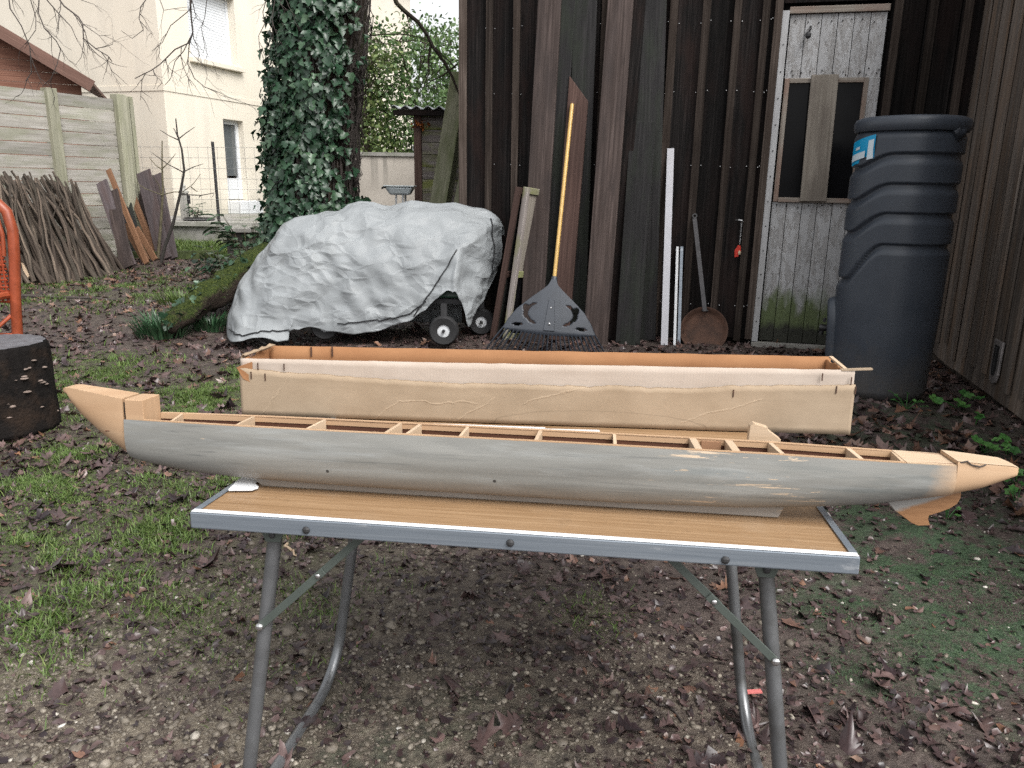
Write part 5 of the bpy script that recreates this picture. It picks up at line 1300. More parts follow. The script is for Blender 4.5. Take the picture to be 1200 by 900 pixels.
# ================================================================ BEHIND: shed, wall, trees
Yw = 13.3; a = aty(418, 178, Yw); b = aty(500, 178, Yw)
m = MB(); m.box((a[0]-.25, Yw, 0), (b[0]+2.5, Yw+.14, a[2]-.06), axis=0); w = m.build('boundary_wall', M_wallstain, loc=(a[0], Yw, 0)); tag(w, 'stained pale concrete wall with dark coping between ivy tree and shed', 'wall')
m = MB(); m.box((a[0]-.27, Yw-.03, a[2]-.058), (b[0]+2.52, Yw+.17, a[2]+.0), axis=0); c = m.build('coping', M_slab, w, world=True)
Ys = 8.6; pl = aty(487, 130, Ys); pr = aty(545, 130, Ys)
shed = thing('tool_shed', 'small mossy plank shed with corrugated roof left of the barn', 'shed', (pl[0], Ys, 0))
m = MB(); z = .0; k = 0; zt = pl[2]
bw_ = .128
while z < zt-.03: m.box((pl[0]+.06, Ys+.02+.008, z), (pr[0]+1.4, Ys+.05, min(z+bw_-.006, zt)), (1.15 if z < 1.1 else .85), axis=0); z += bw_
m.box((pl[0]+.03, Ys+.06, 0), (pl[0]+.06, Ys+1.8, zt), .8, axis=1); m.box((pl[0]+.07, Ys+.055, 0), (pr[0]+1.3, Ys+.07, zt), .5)
m.build('wall', M_shed, shed, world=True)
MB().box((pl[0]-.02, Ys-.02, 0), (pl[0]+.058, Ys+.06, zt)).build('corner_post', wood('shed_post', (.06, .035, .028), (.11, .07, .058), (.16, .11, .09), .85, 40), shed, world=True)
rl = aty(460, 132, Ys)[0]; m = MB(); n = 120; x0, x1 = rl, pr[0]+1.6; rows = []
for yy in (Ys-.10, Ys+2.0):
    rows.append([(x0+(x1-x0)*i/n, yy, zt+.03+.018*sin(i*1.05)+(.10 if yy > Ys else 0)) for i in range(n+1)])
m.loft(rows, False, (False, False), 1.0); ro = m.build('roof', M_roofgrey, shed, world=True, smooth=180); so = ro.modifiers.new('t', 'SOLIDIFY'); so.thickness = .008
MB().box((x0+.02, Ys-.09, zt-.05), (x1, Ys-.04, zt+.0), axis=0).build('roof_batten', M_barn, shed, world=True)
def shed_beam(ut, vt, ub, w, t, label, y0, y1):
    T_ = aty(ut, vt, y1); B_ = gnd(ub, 330); k = y0/B_[1]; x = ray(ub, 300)[0]/ray(ub, 300)[1]*y0
    o = MB().beam((x, y0, -.02), tuple(T_), w, t, (1, -.5, 0)).build('leaning_beam', M_beam, bevel=.004); tag(o, label, 'beam', 'beams leaning before the shed')
shed_beam(541, 86, 497, .19, .10, 'thick mossy beam leaning steeply in front of the small shed', 7.6, 8.1)
shed_beam(548, 190, 512, .08, .07, 'thin short mossy beam leaning at the barn corner', 7.5, 7.7)
# dead orange leaves caught on shed
n = 26; cc = aty(494, 146, Ys-.03); P = cc+RNG.normal(0, 1, (n, 3))*np.array([.045, .012, .02]); o = cloud_obj('dead_leaf_spray', M_orangeleaf, OVAL, P, RNG.normal(0, 1, (n, 3)), RNG.normal(0, 1, (n, 3)), RNG.uniform(.03, .06, n), np.ones(n), RNG.random(n), .5); tag(o, 'small spray of dead orange leaves hanging on the shed front', 'leaves')
# white basin on a stand
Yb = 8.1; c = aty(469, 230, Yb); tz = aty(469, 219, Yb)[2]; bz = aty(469, 228.5, Yb)[2]
M_tubwhite = plain('tub_white', (.80, .88, .92), .4, var=.12, scale=10)
bas = thing('white_basin', 'small white plastic basin on thin pale legs beside the concrete wall', 'basin', (c[0], Yb, 0))
hb = tz-bz; MB().hexa([(-.10, -.07, bz), (.10, -.07, bz), (.10, .08, bz), (-.10, .08, bz), (-.145, -.10, tz), (.145, -.10, tz), (.145, .12, tz), (-.145, .12, tz)], 1.0).build('tub', M_tubwhite, bas, bevel=.02)
MB().box((-.155, -.11, tz+.001), (.155, .13, tz+.014), 1.0).build('rim', M_tubwhite, bas, bevel=.005)
for q in (-.9, .9, pi+.6, pi-.6): MB().tube([(.06*cos(q+pi/2), .06*sin(q+pi/2), bz), (.10*cos(q+pi/2), .10*sin(q+pi/2), 0)], .010, 8).build('leg', M_white, bas)
MB().tube([(-.13, 0, tz-.01), (-.17, 0, tz-.005), (-.19, .0, tz-.02)], .010, 6).build('grip', M_iron, bas)
def shrubtree(label, u, Yt, w, h0, h1, mat, seed, n, ls, stems=4):
    r = np.random.default_rng(seed); rr = random.Random(seed); c = aty(u, 200, Yt)[0]
    root = thing('background_tree', label, 'tree', (c, Yt, 0), group='evergreen trees behind the wall')
    m = MB(); tips = []
    for s in range(stems):
        p = Vector((rr.uniform(-.3, .3), rr.uniform(-.3, .3), -.05)); d = Vector((rr.uniform(-.25, .25), rr.uniform(-.2, .2), 1)).normalized(); q = [p]
        for i in range(8): d = (d+Vector((rr.uniform(-.14, .14), rr.uniform(-.14, .14), .05))).normalized(); q.append(q[-1]+d*h1/8.5)
        m.tube(q, [.07*(1-.11*i) for i in range(9)], 7)
        for i in range(2, 9):
            for _ in range(3):
                dd = Vector((rr.uniform(-1, 1), rr.uniform(-1, 1), rr.uniform(.0, .7))).normalized(); e = q[i]+dd*rr.uniform(.3, .95)*w*(1-.35*i/9); m.tube([q[i], q[i].lerp(e, .5)+Vector((0, 0, .06)), e], [.016, .01, .004], 5, False); tips += [e, q[i].lerp(e, .6)]
    m.build('trunk', M_bark, root)
    k = r.integers(0, len(tips), n); T = np.array([tuple(t) for t in tips]); P = T[k]+r.normal(0, 1, (n, 3))*np.array([.20, .20, .16])*(w/1.1)**.5
    P[:, 2] = np.maximum(P[:, 2], .3); ton = r.uniform(.75, 1.2, len(tips))[k]*r.uniform(.8, 1.2, n)
    D = r.normal(0, 1, (n, 3))+np.array([0, 0, -.25]); N = r.normal(0, .6, (n, 3))+np.array([0, 0, 1.])
    o = cloud_obj('crown', mat, OVAL, P, D, N, r.uniform(.6, 1.25, n)*ls, ton, np.clip(r.normal(.5, .25, n), 0, 1), .3); o.parent = root; WM[o] = WM[root]
shrubtree('yellowish green bushy tree behind the concrete wall next to the ivy tree', 448, 16.0, 1.0, 0, 3.6, M_everY, 21, 5200, .10)
shrubtree('dark green bushy tree behind the shed roof', 492, 16.6, 1.25, 0, 4.15, M_ever, 22, 7000, .10)
shrubtree('olive green tree right behind the shed at the barn corner', 530, 18.0, 1.2, 0, 4.3, M_ever, 23, 3400, .11)
shrubtree('dark evergreen tree mostly hidden behind the ivy trunk', 405, 19.0, 1.3, 0, 4.0, M_ever, 24, 3400, .11)
# ================================================================ CAMPING TABLE (frame solved from its four visible edges)
ds = camvec(122, -181, 900); ds /= np.linalg.norm(ds); df = camvec(7087, 302, -900); df /= np.linalg.norm(df); tn = np.cross(df, ds); tn /= np.linalg.norm(tn)
TA = _C+1.199*camvec(-378/900, 150/900, 1)
TM = frame(TA, df, ds, tn); TI = TM.inverted()
def tpx(u, v, h=0.0): p = TI @ Vector(onplane(u, v, TA+tn*h, tn)); return p.x, p.y
def tpv(u, v, b): p = TI @ Vector(onplane(u, v, TA+ds*b, ds)); return p.x, p.z
table = thing('camping_table', 'folding camping table with wood print top and aluminium edge', 'table', M=TM)
TW = .78; tl = 1.0; eh = .027
MB().box((.010, .010, -.018), (tl-.010, TW-.010, -.0015), 1.0, axis=0).build('tabletop', M_lam, table)
for nm, lo, hi, ax in (('edge_trim', (0, 0, -eh), (tl, .0095, 0), 0), ('edge_trim', (0, TW-.0095, -eh), (tl, TW, 0), 0), ('edge_trim', (0, .0097, -eh), (.0095, TW-.0097, -.0003), 1), ('edge_trim', (tl-.0095, .0097, -eh), (tl, TW-.0097, -.0003), 1)):
    MB().box(lo, hi, 1.0, axis=ax).build(nm, M_alu, table, bevel=.0022)
m = MB(); m.box((.002, .0006, .0003), (tl-.002, .012, .0016), 1.0, axis=0); m.build('trim_lip', M_lipsheen, table, bevel=.0006)
for x_ in (.001, tl-.012): MB().box((x_, .0125, .0003), (x_+.011, TW-.002, .0014), 1.0, axis=1).build('trim_lip', M_alu, table, bevel=.0006)
for u, v in ((359, 621), (598, 636), (850, 656)):
    p = TI @ Vector(onplane(u, v, TA, ds)); MB().ball((p.x, -.0015, p.z), .0062, 10, (1, .5, 1)).build('rivet', M_iron, table)
fl = -.590
def leg(x_top, x_bot, s):
    b0, b1 = .045, .50; rc = .11; pts = []
    X = lambda h: x_top+(x_bot-x_top)*(h+.03)/(fl+.03)
    hs = [-.028, -.15, -.3, -.42]
    for h in hs: pts.append((X(h), b0, h))
    hb = fl+.0; 
    for k in range(9): q = pi/2*k/8; pts.append((X(hb+rc*(1-sin(q))), b0+rc*(1-cos(q)), hb+rc*(1-sin(q))))
    for k in range(9): q = pi/2*(1-k/8); 
    for k in range(9):
        q = pi/2*k/8; pts.append((X(hb+rc*(1-cos(q))), b1-rc*(1-sin(q)), hb+rc*(1-cos(q))))
    for h in hs[::-1]: pts.append((X(h), b1, h))
    L = MB().tube(pts, .0118, 14).build('leg_frame', M_tube, table, smooth=60)
    MB().prism([(-.022, 0), (.022, 0), (.012, -.026), (-.012, -.026)], (x_top, b0-.017, -.0275), (1, 0, 0), (0, 0, 1), (0, 1, 0), .003).build('bracket', M_brace, L, bevel=.001)
    MB().ball((x_top, b0-.019, -.041), .0055, 10, (1, .5, 1)).build('rivet', M_iron, L)
    return X
X1 = leg(.121, .0335, -1); X2 = leg(.881, .9615, 1)
def brace(x_leg, h_leg, x_top, s):
    p = Vector((x_leg, .029, h_leg)); q = Vector((x_top, .033, -.030)); mid = p.lerp(q, .56)
    B = MB(); B.beam(p, mid+(mid-p).normalized()*.012, .0125, .0022, (1, 0, .4)); B.beam(mid-(q-mid).normalized()*.012+Vector((0, .0035, 0)), q+Vector((0, .0035, 0)), .0125, .0022, (1, 0, .4))
    o = B.build('brace', M_brace, table, bevel=.0008)
    
    for c_, r_ in ((p, .0068), (mid, .0045)): MB().ball(c_-Vector((0, .003, 0)), r_, 10, (1, .6, 1)).build('rivet', M_rivet, o)
brace(X1(-.202)-.002, -.202, .274, -1); brace(X2(-.186)+.002, -.186, .735, 1)

# ================================================================ MODEL BOAT HULL
B0 = .140
boat = thing('model_boat_hull', 'long slim unfinished model boat hull, grey primer over bare timber, lying on the table', 'model boat', M=TM @ Matrix.Translation((0, B0, 0)))
fB = lambda a: float(np.interp(a, [-.30, -.25, -.20, -.15, -.05, .05, .15, .35, .65, .85, .95, 1.05, 1.15, 1.20, 1.25], [.148, .09, .045, .031, .018, .014, .012, .0105, .0105, .0150, .0225, .034, .054, .069, .0915]))
fD = lambda a: float(np.interp(a, [-.2, .1, .6, .9, 1.05, 1.18, 1.25], [.1125, .1135, .1138, .1125, .1095, .1075, .106]))
fW = lambda a: float(np.interp(a, [-.20, -.1, .05, .2, .5, .8, .95, 1.05, 1.15, 1.2, 1.235, 1.25], [.0265, .0325, .038, .0395, .0375, .0385, .0375, .0355, .032, .0285, .0235, .0185]))
def section(a, wscale=1.0, top=None, n=17):
    w = fW(a)*wscale; d = fD(a) if top is None else top; b = fB(a); Hs = d-b; blg = .17*min(1, max(0, (a+.3)/.3))*min(1, max(.25, (1.3-a)/.3))
    half = []
    for k in range(n):
        q = k/(n-1)                       # 0 gunwale .. 1 keel
        s = q*1.0; ww = w*(1+blg*sin(pi*min(1, q*1.25)))*(max(0, 1-(max(0, q-.40)/.60)**3.2))**.52
        ww *= 1-.035*exp(-((q-.56+.10*a)/.06)**2)*min(1, max(0, (a-.02)*5))*min(1, max(0, (1.02-a)*6)); half.append((ww, d-Hs*(1-(1-q)**1.15)))
    half[-1] = (.0035, b)
    return half
def ring_at(a, sc=1.0, top=None, shift=0):
    h = section(a, sc, top); return [(a, -w, z+shift) for w, z in h]+[(a, w, z+shift) for w, z in h[::-1]]
A0, A1 = -.176, 1.158
rings = [ring_at(a) for a in np.linspace(A0, A1, 70)]
m = MB()
outer = m.loft(rings, False, (False, False), 1.0)
inner = [[(p[0], p[1]*.80, p[2]+(.006 if k not in (0, 33) else 0)) for k, p in enumerate(r)] for r in rings]
hull = outer.build('hull', M_hull, boat, smooth=60)
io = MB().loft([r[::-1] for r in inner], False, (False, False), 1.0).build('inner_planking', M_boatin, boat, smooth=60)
# gunwale rails
for s in (-1, 1):
    R = []
    for a in np.linspace(-.14, 1.085, 50):
        w, d = fW(a), fD(a); o_, i_ = s*w*1.0, s*(w-.0068)
        R.append([(a, o_, d-.003), (a, o_, d+.0012), (a, i_, d+.0012), (a, i_, d-.0092)] if s < 0 else [(a, i_, d-.0092), (a, i_, d+.0012), (a, o_, d+.0012), (a, o_, d-.003)])
    MB().loft(R, True).build('gunwale_rail', M_boatwood, boat)
def afar(u, v): return tpv(u, v, B0+.030)[0]
def anear(u, v): return tpv(u, v, B0-.030)[0]
for (uf, vf, un, vn, t) in [(215, 486, 199, 492, .005), (297, 489, 277, 498, .005), (380, 492, 360, 504, .005), (469, 497, 452, 509, .006), (492, 499, 477, 510, .006), (548, 501, 539, 513, .005), (633.5, 504.5, 628, 517, .006), (720, 510, 721, 521, .005), (812, 513, 819, 526, .011), (854, 515, 863, 530, .012), (903, 518, 917, 533, .007), (994, 526, 1010, 539.5, .007), (1046, 530, 1060, 543, .007)]:
    a1, a2 = anear(un, vn), afar(uf, vf); a = (a1+a2)/2; w = fW(a)-.0072; d = fD(a); sk = max(-.006, min(.006, (a2-a1)/2))
    m = MB(); h = .040
    m.hexa([(a-sk-t/2, -w, d-h), (a-sk+t/2, -w, d-h), (a-sk+t/2, -w, d+.0005), (a-sk-t/2, -w, d+.0005), (a+sk-t/2, w, d-h), (a+sk+t/2, w, d-h), (a+sk+t/2, w, d+.0005), (a+sk-t/2, w, d+.0005)]); m.build('cross_rib', M_palewood, boat)
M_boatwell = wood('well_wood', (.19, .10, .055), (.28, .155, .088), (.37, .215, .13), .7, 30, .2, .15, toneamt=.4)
# box well between the two thick ribs
a1, a2 = afar(813, 513)+.012, afar(854, 515)-.012; a = (a1+a2)/2; w = fW(a)-.0075; d = fD(a)
MB().box((a1, -w, d-.045), (a2, w, d-.036), 1.0, axis=0).box((a1, w-.006, d-.0355), (a2, w, d-.002), .8, axis=0).box((a1, -w, d-.0355), (a2, -w+.005, d-.004), .6, axis=0).build('well_box', M_boatwell, boat)
# keel
kp = [(.02, .030), (.06, .0), (.925, .0), (.945, .012), (.95, .028)]
MB().prism([(.03, .020), (.055, .0005), (.915, .0005), (.922, .016), (.93, .028), (.5, .018)], (0, -.0045, 0), (1, 0, 0), (0, 0, 1), (0, 1, 0), .009).build('keel', M_hull, boat, bevel=.001)
# bow: nose piece and block with the saw gap
nb_ = [tpv(u, v, B0-.012) for u, v in ((78, 463), (83, 475), (95, 490), (111, 505), (127, 518), (142, 529))]
R = []
for a in np.linspace(-.2985, -.1785, 26):
    q = (a+.2985)/.12; top = float(np.interp(a, [-.2985, -.292, -.28, -.18], [.1570, .1600, .1605, .1475])); bot = float(np.interp(a, [p[0] for p in nb_]+[-.178], [p[1] for p in nb_]+[fB(-.178)])); bot = min(bot, top-.009)
    w = .0268*(.46+.54*min(1, q*1.05)**.8); w = w*(1-.30*max(0, 1-q/.05)**2)
    bb = fB(-.178); r = []
    n = 9; half = []
    for k in range(n):
        t_ = k/(n-1); half.append((w*(1-.10*(1-t_)*q)*(max(0, 1-(max(0, t_-.35)/.65)**2.2))**.6, top-(top-bot)*t_))
    half[-1] = (.003, bot)
    R.append([(a, -x, z) for x, z in half]+[(a, x, z) for x, z in half[::-1]])
bow = MB().loft(R, True, (True, True), 1.0).build('bow_block', M_boatwood, boat, smooth=50)
MB().box((-.1738, -.0252, .0990), (-.1405, .0252, .1466), 1.0, axis=0).build('block_end', M_boatwood, bow, bevel=.001)
MB().box((-.1784, -.0215, .105), (-.1739, .0215, .1405), 1.0).build('saw_gap_shade', M_shadefill, bow)  # black filler paints the shade inside the saw cut
gp = [tpv(u, v, B0-.0185) for u, v in ((123, 505), (130, 504.5), (136, 507.5), (139, 512))]
MB().tube([(x_, -.0188, z_) for x_, z_ in gp], [.0008, .0016, .0016, .0008], 6).build('gouge', M_boatin, bow)
MB().ball((-.264, -.0145, .139), .0016, 8).build('nail_hole', M_shadefill, bow)
# stern deck and stern block
R = []
for a in np.linspace(1.086, 1.156, 8): w, d = fW(a)-.0004, fD(a)+.0014; R.append([(a, -w, d-.012), (a, w, d-.012), (a, w, d), (a, -w, d)])
MB().loft([r[::-1] for r in R], True).build('stern_deck', M_palewood, boat)
R = []
for a in np.linspace(1.1575, 1.2525, 20):
    q = (a-1.1575)/.095; top = .1145-.0065*q-.004*max(0, q-.85)/.15; h = section(a, 1.0, top); 
    if q > .93: h = [(w*(1-.45*((q-.93)/.07)**2), z) for w, z in h]
    R.append([(a, -w, z) for w, z in h]+[(a, w, z) for w, z in h[::-1]])
stern = MB().loft(R, True, (True, True), 1.0).build('stern_block', M_boatwood, boat, smooth=50)
R2 = [[(p[0], p[1]*.985, p[2]) for p in (r[0], r[-1])] for r in R]
m = MB(); V = []
for r in R2: V.append([(r[0][0], r[0][1], r[0][2]+.0008), (r[1][0], r[1][1], r[1][2]+.0008)])
m.loft([v[::-1] for v in V], False, (False, False), 1.0); m.build('stern_top', M_palewood, stern)
m = MB(); m.tube([(1.161, -.031, .1135), (1.170, -.0325, .1165), (1.176, -.031, .111), (1.188, -.0325, .109), (1.197, -.030, .112)], .0012, 5); m.build('glue_thread', M_twig, stern)
MB().prism([tpv(u, v, B0) for u, v in ((1040, 588), (1048, 598), (1058, 605), (1067, 612), (1075, 615.5), (1089, 615), (1087, 608), (1088, 603.5), (1100, 600), (1112, 595.5), (1121, 590), (1125, 583), (1126, 570), (1085, 578))], (0, -.0025, 0), (1, 0, 0), (0, 0, 1), (0, 1, 0), .005).build('skeg_fin', M_fin, boat, bevel=.0008)

# offcuts and strips lying on the table
q = [tpv(u, v, .34) for u, v in ((877, 515), (879, 500), (883.5, 496.5), (900, 501.5), (900, 504), (915, 515.5), (916, 517.5))]
poly = [(q[0][0], .0), (q[0][0], q[0][1]), q[1], q[2], q[3], q[4], q[5], (q[6][0], .0)]
r = thing('wood_offcut', 'small pale rounded wood offcut standing behind the boat hull', 'offcut', M=TM @ Matrix.Translation((0, .34, 0)))
MB().prism(poly, (0, 0, .0005), (1, 0, 0), (0, 0, 1), (0, 1, 0), .018).build('block', M_palewood, r, bevel=.001)
qq = [tpx(u, v, .003) for u, v in ((267.5, 575), (280, 563.5), (290, 564), (298, 566), (303, 572), (295, 574.8))]
r = thing('plastic_offcut', 'flat white plastic offcut at the left end of the table beneath the hull', 'offcut', M=TM)
pp = [qq[0], qq[5], qq[4], qq[3], (qq[3][0]+.02, qq[1][1]+.06), (qq[1][0]+.015, qq[1][1]+.07), (qq[1][0]-.002, qq[1][1]+.004)]
MB().prism(pp, (0, 0, .002), (1, 0, 0), (0, 1, 0), (0, 0, 1), .004).build('sheet', M_white, r, bevel=.001)
s0, s1 = tpx(465, 497.5, .012), tpx(703, 504, .012)
r = thing('plastic_strip', 'narrow clear white plastic strip between the hull and the cardboard box', 'strip', M=TM)
MB().beam((tpx(345, 489, .006)[0], s0[1]+.005, .005), (s1[0]-.12, s1[1]+.0, .005), .004, .014, (0, 1, 0), 1.0).beam((s0[0]+.06, s0[1]-.005, .006), (s1[0], s1[1]-.003, .006), .02, .010, (0, 1, 0), 1.0).build('strip', M_clear, r, bevel=.001)

# ================================================================ CARDBOARD BOX on the rear of the table
bx0, bx1 = Vector((-.213, .600, .0015)), Vector((1.180, .690, .0015))
xd = (bx1-bx0); BLn = xd.length; xd.normalize(); yd = Vector((-xd.y, xd.x, 0))
BXM = TM @ frame(bx0, xd, yd, (0, 0, 1)); BXI = BXM.inverted()
box = thing('cardboard_box', 'long shallow open cardboard box with torn front lining standing behind the boat hull', 'box', M=BXM)
bo = np.array(BXM @ Vector((0, 0, 0))); byv = np.array((BXM.to_3x3() @ Vector((0, 1, 0))))
def xpx(u, v, off=0.0): p = BXI @ Vector(onplane(u, v, bo+byv*off, byv)); return p.x, p.z
hL, hR = xpx(298, 421)[1], xpx(1003, 434)[1]; dep = .150; th = .005
hz = lambda x: hL+(hR-hL)*x/BLn
tear = [(293, 432), (310, 434), (330, 436), (360, 437.5), (395, 440), (425, 443), (460, 445), (500, 447.5), (545, 449), (600, 450), (640, 451.5), (690, 453), (720, 452), (760, 453.5), (800, 455), (830, 454), (860, 452.5), (900, 452), (950, 451.5), (1003, 451)]
tz = [(xpx(u, v)) for u, v in tear]; txs = [p[0] for p in tz]; tzs = [p[1] for p in tz]
def tearz(x): return float(np.interp(x, txs, tzs))+.0030*noise.noise(Vector((x*45, 0, 0)))+.0030*noise.noise(Vector((x*11, 3, 0)))+.0012*noise.noise(Vector((x*140, 3, 0)))
n = 200; m = MB(); R = []; bow_ = lambda x, z: -.004*sin(pi*x/BLn)*(z/.14)+.0015*noise.noise(Vector((x*6, z*12, 1)))
for k in range(n+1):
    x = BLn*k/n; tz_ = tearz(x); col = []
    for q in range(9): z = tz_*q/8; col.append((x, bow_(x, z)-.0012*(q == 8), z))
    R.append(col)
m.loft(R, False, (False, False), 1.0); fp = m.build('front_panel', M_kraft, box, smooth=60); s_ = fp.modifiers.new('t', 'SOLIDIFY'); s_.thickness = .0022; s_.offset = -1
m = MB(); R = []
for k in range(n+1):
    x = .002+(BLn-.004)*k/n; z0 = tearz(x)-.03; z1 = hz(x)+.0010*noise.noise(Vector((x*30, 5, 0)))+.001*noise.noise(Vector((x*5, 5, 0)))
    R.append([(x, bow_(x, z0+(z1-z0)*q/5)+.0028, z0+(z1-z0)*q/5) for q in range(6)])
m.loft(R, False, (False, False), 1.0); fl_ = m.build('torn_lining', M_liner, box, smooth=60); s_ = fl_.modifiers.new('t', 'SOLIDIFY'); s_.thickness = .003; s_.offset = 1
m = MB()
for k in range(n): 
    x = BLn*k/n; x2 = BLn*(k+1)/n
    m.hexa([(x, bow_(x, tearz(x))-.0030, tearz(x)-.0022), (x, bow_(x, tearz(x)), tearz(x)-.0022), (x, bow_(x, tearz(x)), tearz(x)+.0010), (x, bow_(x, tearz(x))-.0026, tearz(x)+.0006), (x2, bow_(x2, tearz(x2))-.0030, tearz(x2)-.0022), (x2, bow_(x2, tearz(x2)), tearz(x2)-.0022), (x2, bow_(x2, tearz(x2)), tearz(x2)+.0010), (x2, bow_(x2, tearz(x2))-.0026, tearz(x2)+.0006)], 1.0)
m.build('torn_edge', M_tornedge, fp)
# back, ends, bottom
bz0, bz1 = xpx(338, 405.5, dep)[1], xpx(982, 418, dep)[1]
m = MB(); R = []
for k in range(81):
    x = .012+(BLn-.02)*k/80; z1 = bz0+(bz1-bz0)*k/80+.0012*noise.noise(Vector((x*14, 9, 0))); R.append([(x, dep+.002*noise.noise(Vector((x*5, q, 2))), z1*q/5) for q in range(6)])
m.loft(R, False, (False, False), 1.0); o = m.build('back_panel', M_kraftin, box, smooth=60); s_ = o.modifiers.new('t', 'SOLIDIFY'); s_.thickness = .005; s_.offset = -1
def endp(x0, za, zb, skew):
    m = MB(); R = []
    for k in range(17):
        y = .004+(dep-.006)*k/16; z1 = za+(zb-za)*k/16-.010*abs(noise.noise(Vector((y*30, x0*5, 1))))+(-.006 if 4 < k < 9 else 0); R.append([(x0+skew*k/16+.002*noise.noise(Vector((y*20, q, x0))), y, z1*q/5) for q in range(6)])
    m.loft(R, False, (False, False), 1.0); o = m.build('end_panel', M_kraftin, box, smooth=60); s_ = o.modifiers.new('t', 'SOLIDIFY'); s_.thickness = .0032; s_.offset = 0
endp(.004, hL-.001, bz0, .01); endp(BLn-.006, hR-.003, bz1-.004, -.012)
MB().box((.008, .004, .0005), (BLn-.008, dep-.004, .005), 1.0, axis=0).build('bottom', M_kraftin, box)
# torn flap on the left, rolled sliver and lath on the right
f1, f2, f3, f4 = xpx(277, 430.5, -.004), xpx(295, 424, -.002), xpx(295.5, 449, -.002), xpx(285, 444, -.004)
m = MB(); m.add([(f1[0], -.004, f1[1]), (f4[0], -.004, f4[1]), (f3[0], -.002, f3[1]), (f2[0], -.002, f2[1]), (f1[0]+.02, .03, f1[1]+.006), (f4[0]+.012, .02, f4[1])], [(0, 1, 2, 3), (0, 3, 4), (1, 5, 2), (0, 4, 5, 1)], None, 1.0); o = m.build('torn_flap', M_kraftin, box); s_ = o.modifiers.new('t', 'SOLIDIFY'); s_.thickness = .003
m = MB(); rr = []
for k in range(9):
    q = k/8; c = Vector((.006+.028*q, .02+.12*q, hL+.006+(bz0-hL)*q)); rr.append([(c.x-.011+.004*sin(k*2), c.y, c.z-.007+.003*sin(k*5)), (c.x-.006, c.y, c.z+.002+.003*sin(k*3)), (c.x+.002, c.y-.004, c.z-.001)])
m.loft(rr, False, (False, False), 1.0); o = m.build('folded_rim', M_tornedge, box); s_ = o.modifiers.new('t', 'SOLIDIFY'); s_.thickness = .0018
p1, p2 = xpx(985, 433.2, .01), xpx(1021, 431.8, .01)
MB().beam((p1[0], .008, p1[1]), (p2[0], .006, p2[1]), .012, .0035, (0, 1, 0)).build('card_sliver', M_kraft, box)
m = MB(); q1, q2 = xpx(975, 421, .10), xpx(990, 433, .02); m.beam((q1[0], .11, q1[1]+.004), (q2[0], .012, q2[1]+.001), .008, .004, (1, 0, 0)); m.build('rolled_card', M_palewood, box)
m = MB()
for u, v, off in ((303, 429, 0), (333.5, 430, 0), (295, 439.5, 0), (311.5, 441.5, 0), (963, 441.5, 0), (979.5, 456.5, 0), (997, 446, 0), (1002, 457, 0), (859, 460.5, 0)):
    x, z = xpx(u, v); yy = bow_(x, z); MB().box((x-.0012, yy-.0042, z-.0085), (x+.0012, yy-.0026, z+.0085)).build('staple', M_rust, box)
for u in (390.5, 366): x, z = xpx(u, 411.5, dep); MB().box((x-.0016, dep-.0095, z-.012), (x+.0016, dep-.0065, z+.012)).build('staple', M_rust, box)

# ================================================================ GROUND COVER
def in_view(x, y): return np.abs(x) < .74*y+.35
def scatter(n, x0, x1, y0, y1, dens, power=1.0):
    out = []; got = 0
    while got < n:
        y = y0+(y1-y0)*RNG.random(n*2)**power; x = x0+(x1-x0)*RNG.random(n*2); k = in_view(x, y) & (RNG.random(n*2) < dens(x, y)); out.append(np.stack([x[k], y[k]], -1)); got += k.sum()
    return np.concatenate(out)[:n]
def nzf(x, y, s, o): 
    v = np.zeros_like(x)
    for k in range(4): v += np.sin(x*s*(1+.7*k)*cos(o+k*1.9)+y*s*(1+.7*k)*sin(o+k*1.9)+o*3+k)/(1+.5*k)
    return v/2.2
def litter(name, n, x0, x1, y0, y1, dens, s0, s1, flat, label_hue=(.4, .22), power=1.0):
    xy = scatter(n, x0, x1, y0, y1, dens, power); x, y = xy.T; z = gz(x, y)+RNG.uniform(-.006, .010, n)
    a = RNG.uniform(0, 2*pi, n); tl_ = RNG.normal(0, flat, n)
    D = np.stack([np.cos(a), np.sin(a), tl_], -1); N = np.stack([RNG.normal(0, flat, n), RNG.normal(0, flat, n), np.ones(n)], -1)
    S = s0+(s1-s0)*RNG.random(n)**1.7*1.15; P = np.stack([x, y, z], -1)-D*S[:, None]*.4
    o = cloud_obj(name, M_litter, OAK, P, D, N, S, RNG.uniform(.65, 1.35, n), np.clip(RNG.normal(label_hue[0], label_hue[1], n), 0, 1), .5, None, 'stuff', .2); return o
dl_far = lambda x, y: np.clip(.75+.35*nzf(x, y, 2.1, 1.0)-.45*field(GRASS, x, y), .06, 1)
dl_near = lambda x, y: np.clip(.30+.42*nzf(x, y, 2.6, 2.0)+.25*(x > .55)*np.clip((y-1.3), 0, 1)-.25*field(GRAV, x, y)-.40*field(MOSS, x, y)+.30*(x < -.5)*(y > 1.6), .02, 1)
litter('leaf_litter', 24000, -8, 3.3, 2.8, 11.5, dl_far, .04, .09, .34, (.42, .24))
litter('near_leaf_litter', 1700, -2.6, 2.6, .95, 3.3, dl_near, .028, .092, .19, (.30, .22))
litter('rust_leaf_litter', 260, 1.2, 3.0, 2.5, 5.0, lambda x, y: np.clip(.15+.5*nzf(x, y, 3, 4.0), .02, 1), .06, .12, .4, (.78, .12))
litter('orange_leaf_litter', 500, -6.5, -2.5, 6.5, 10.5, lambda x, y: np.clip(.2+.5*nzf(x, y, 2, 5.0), .02, 1), .06, .11, .4, (.82, .1))
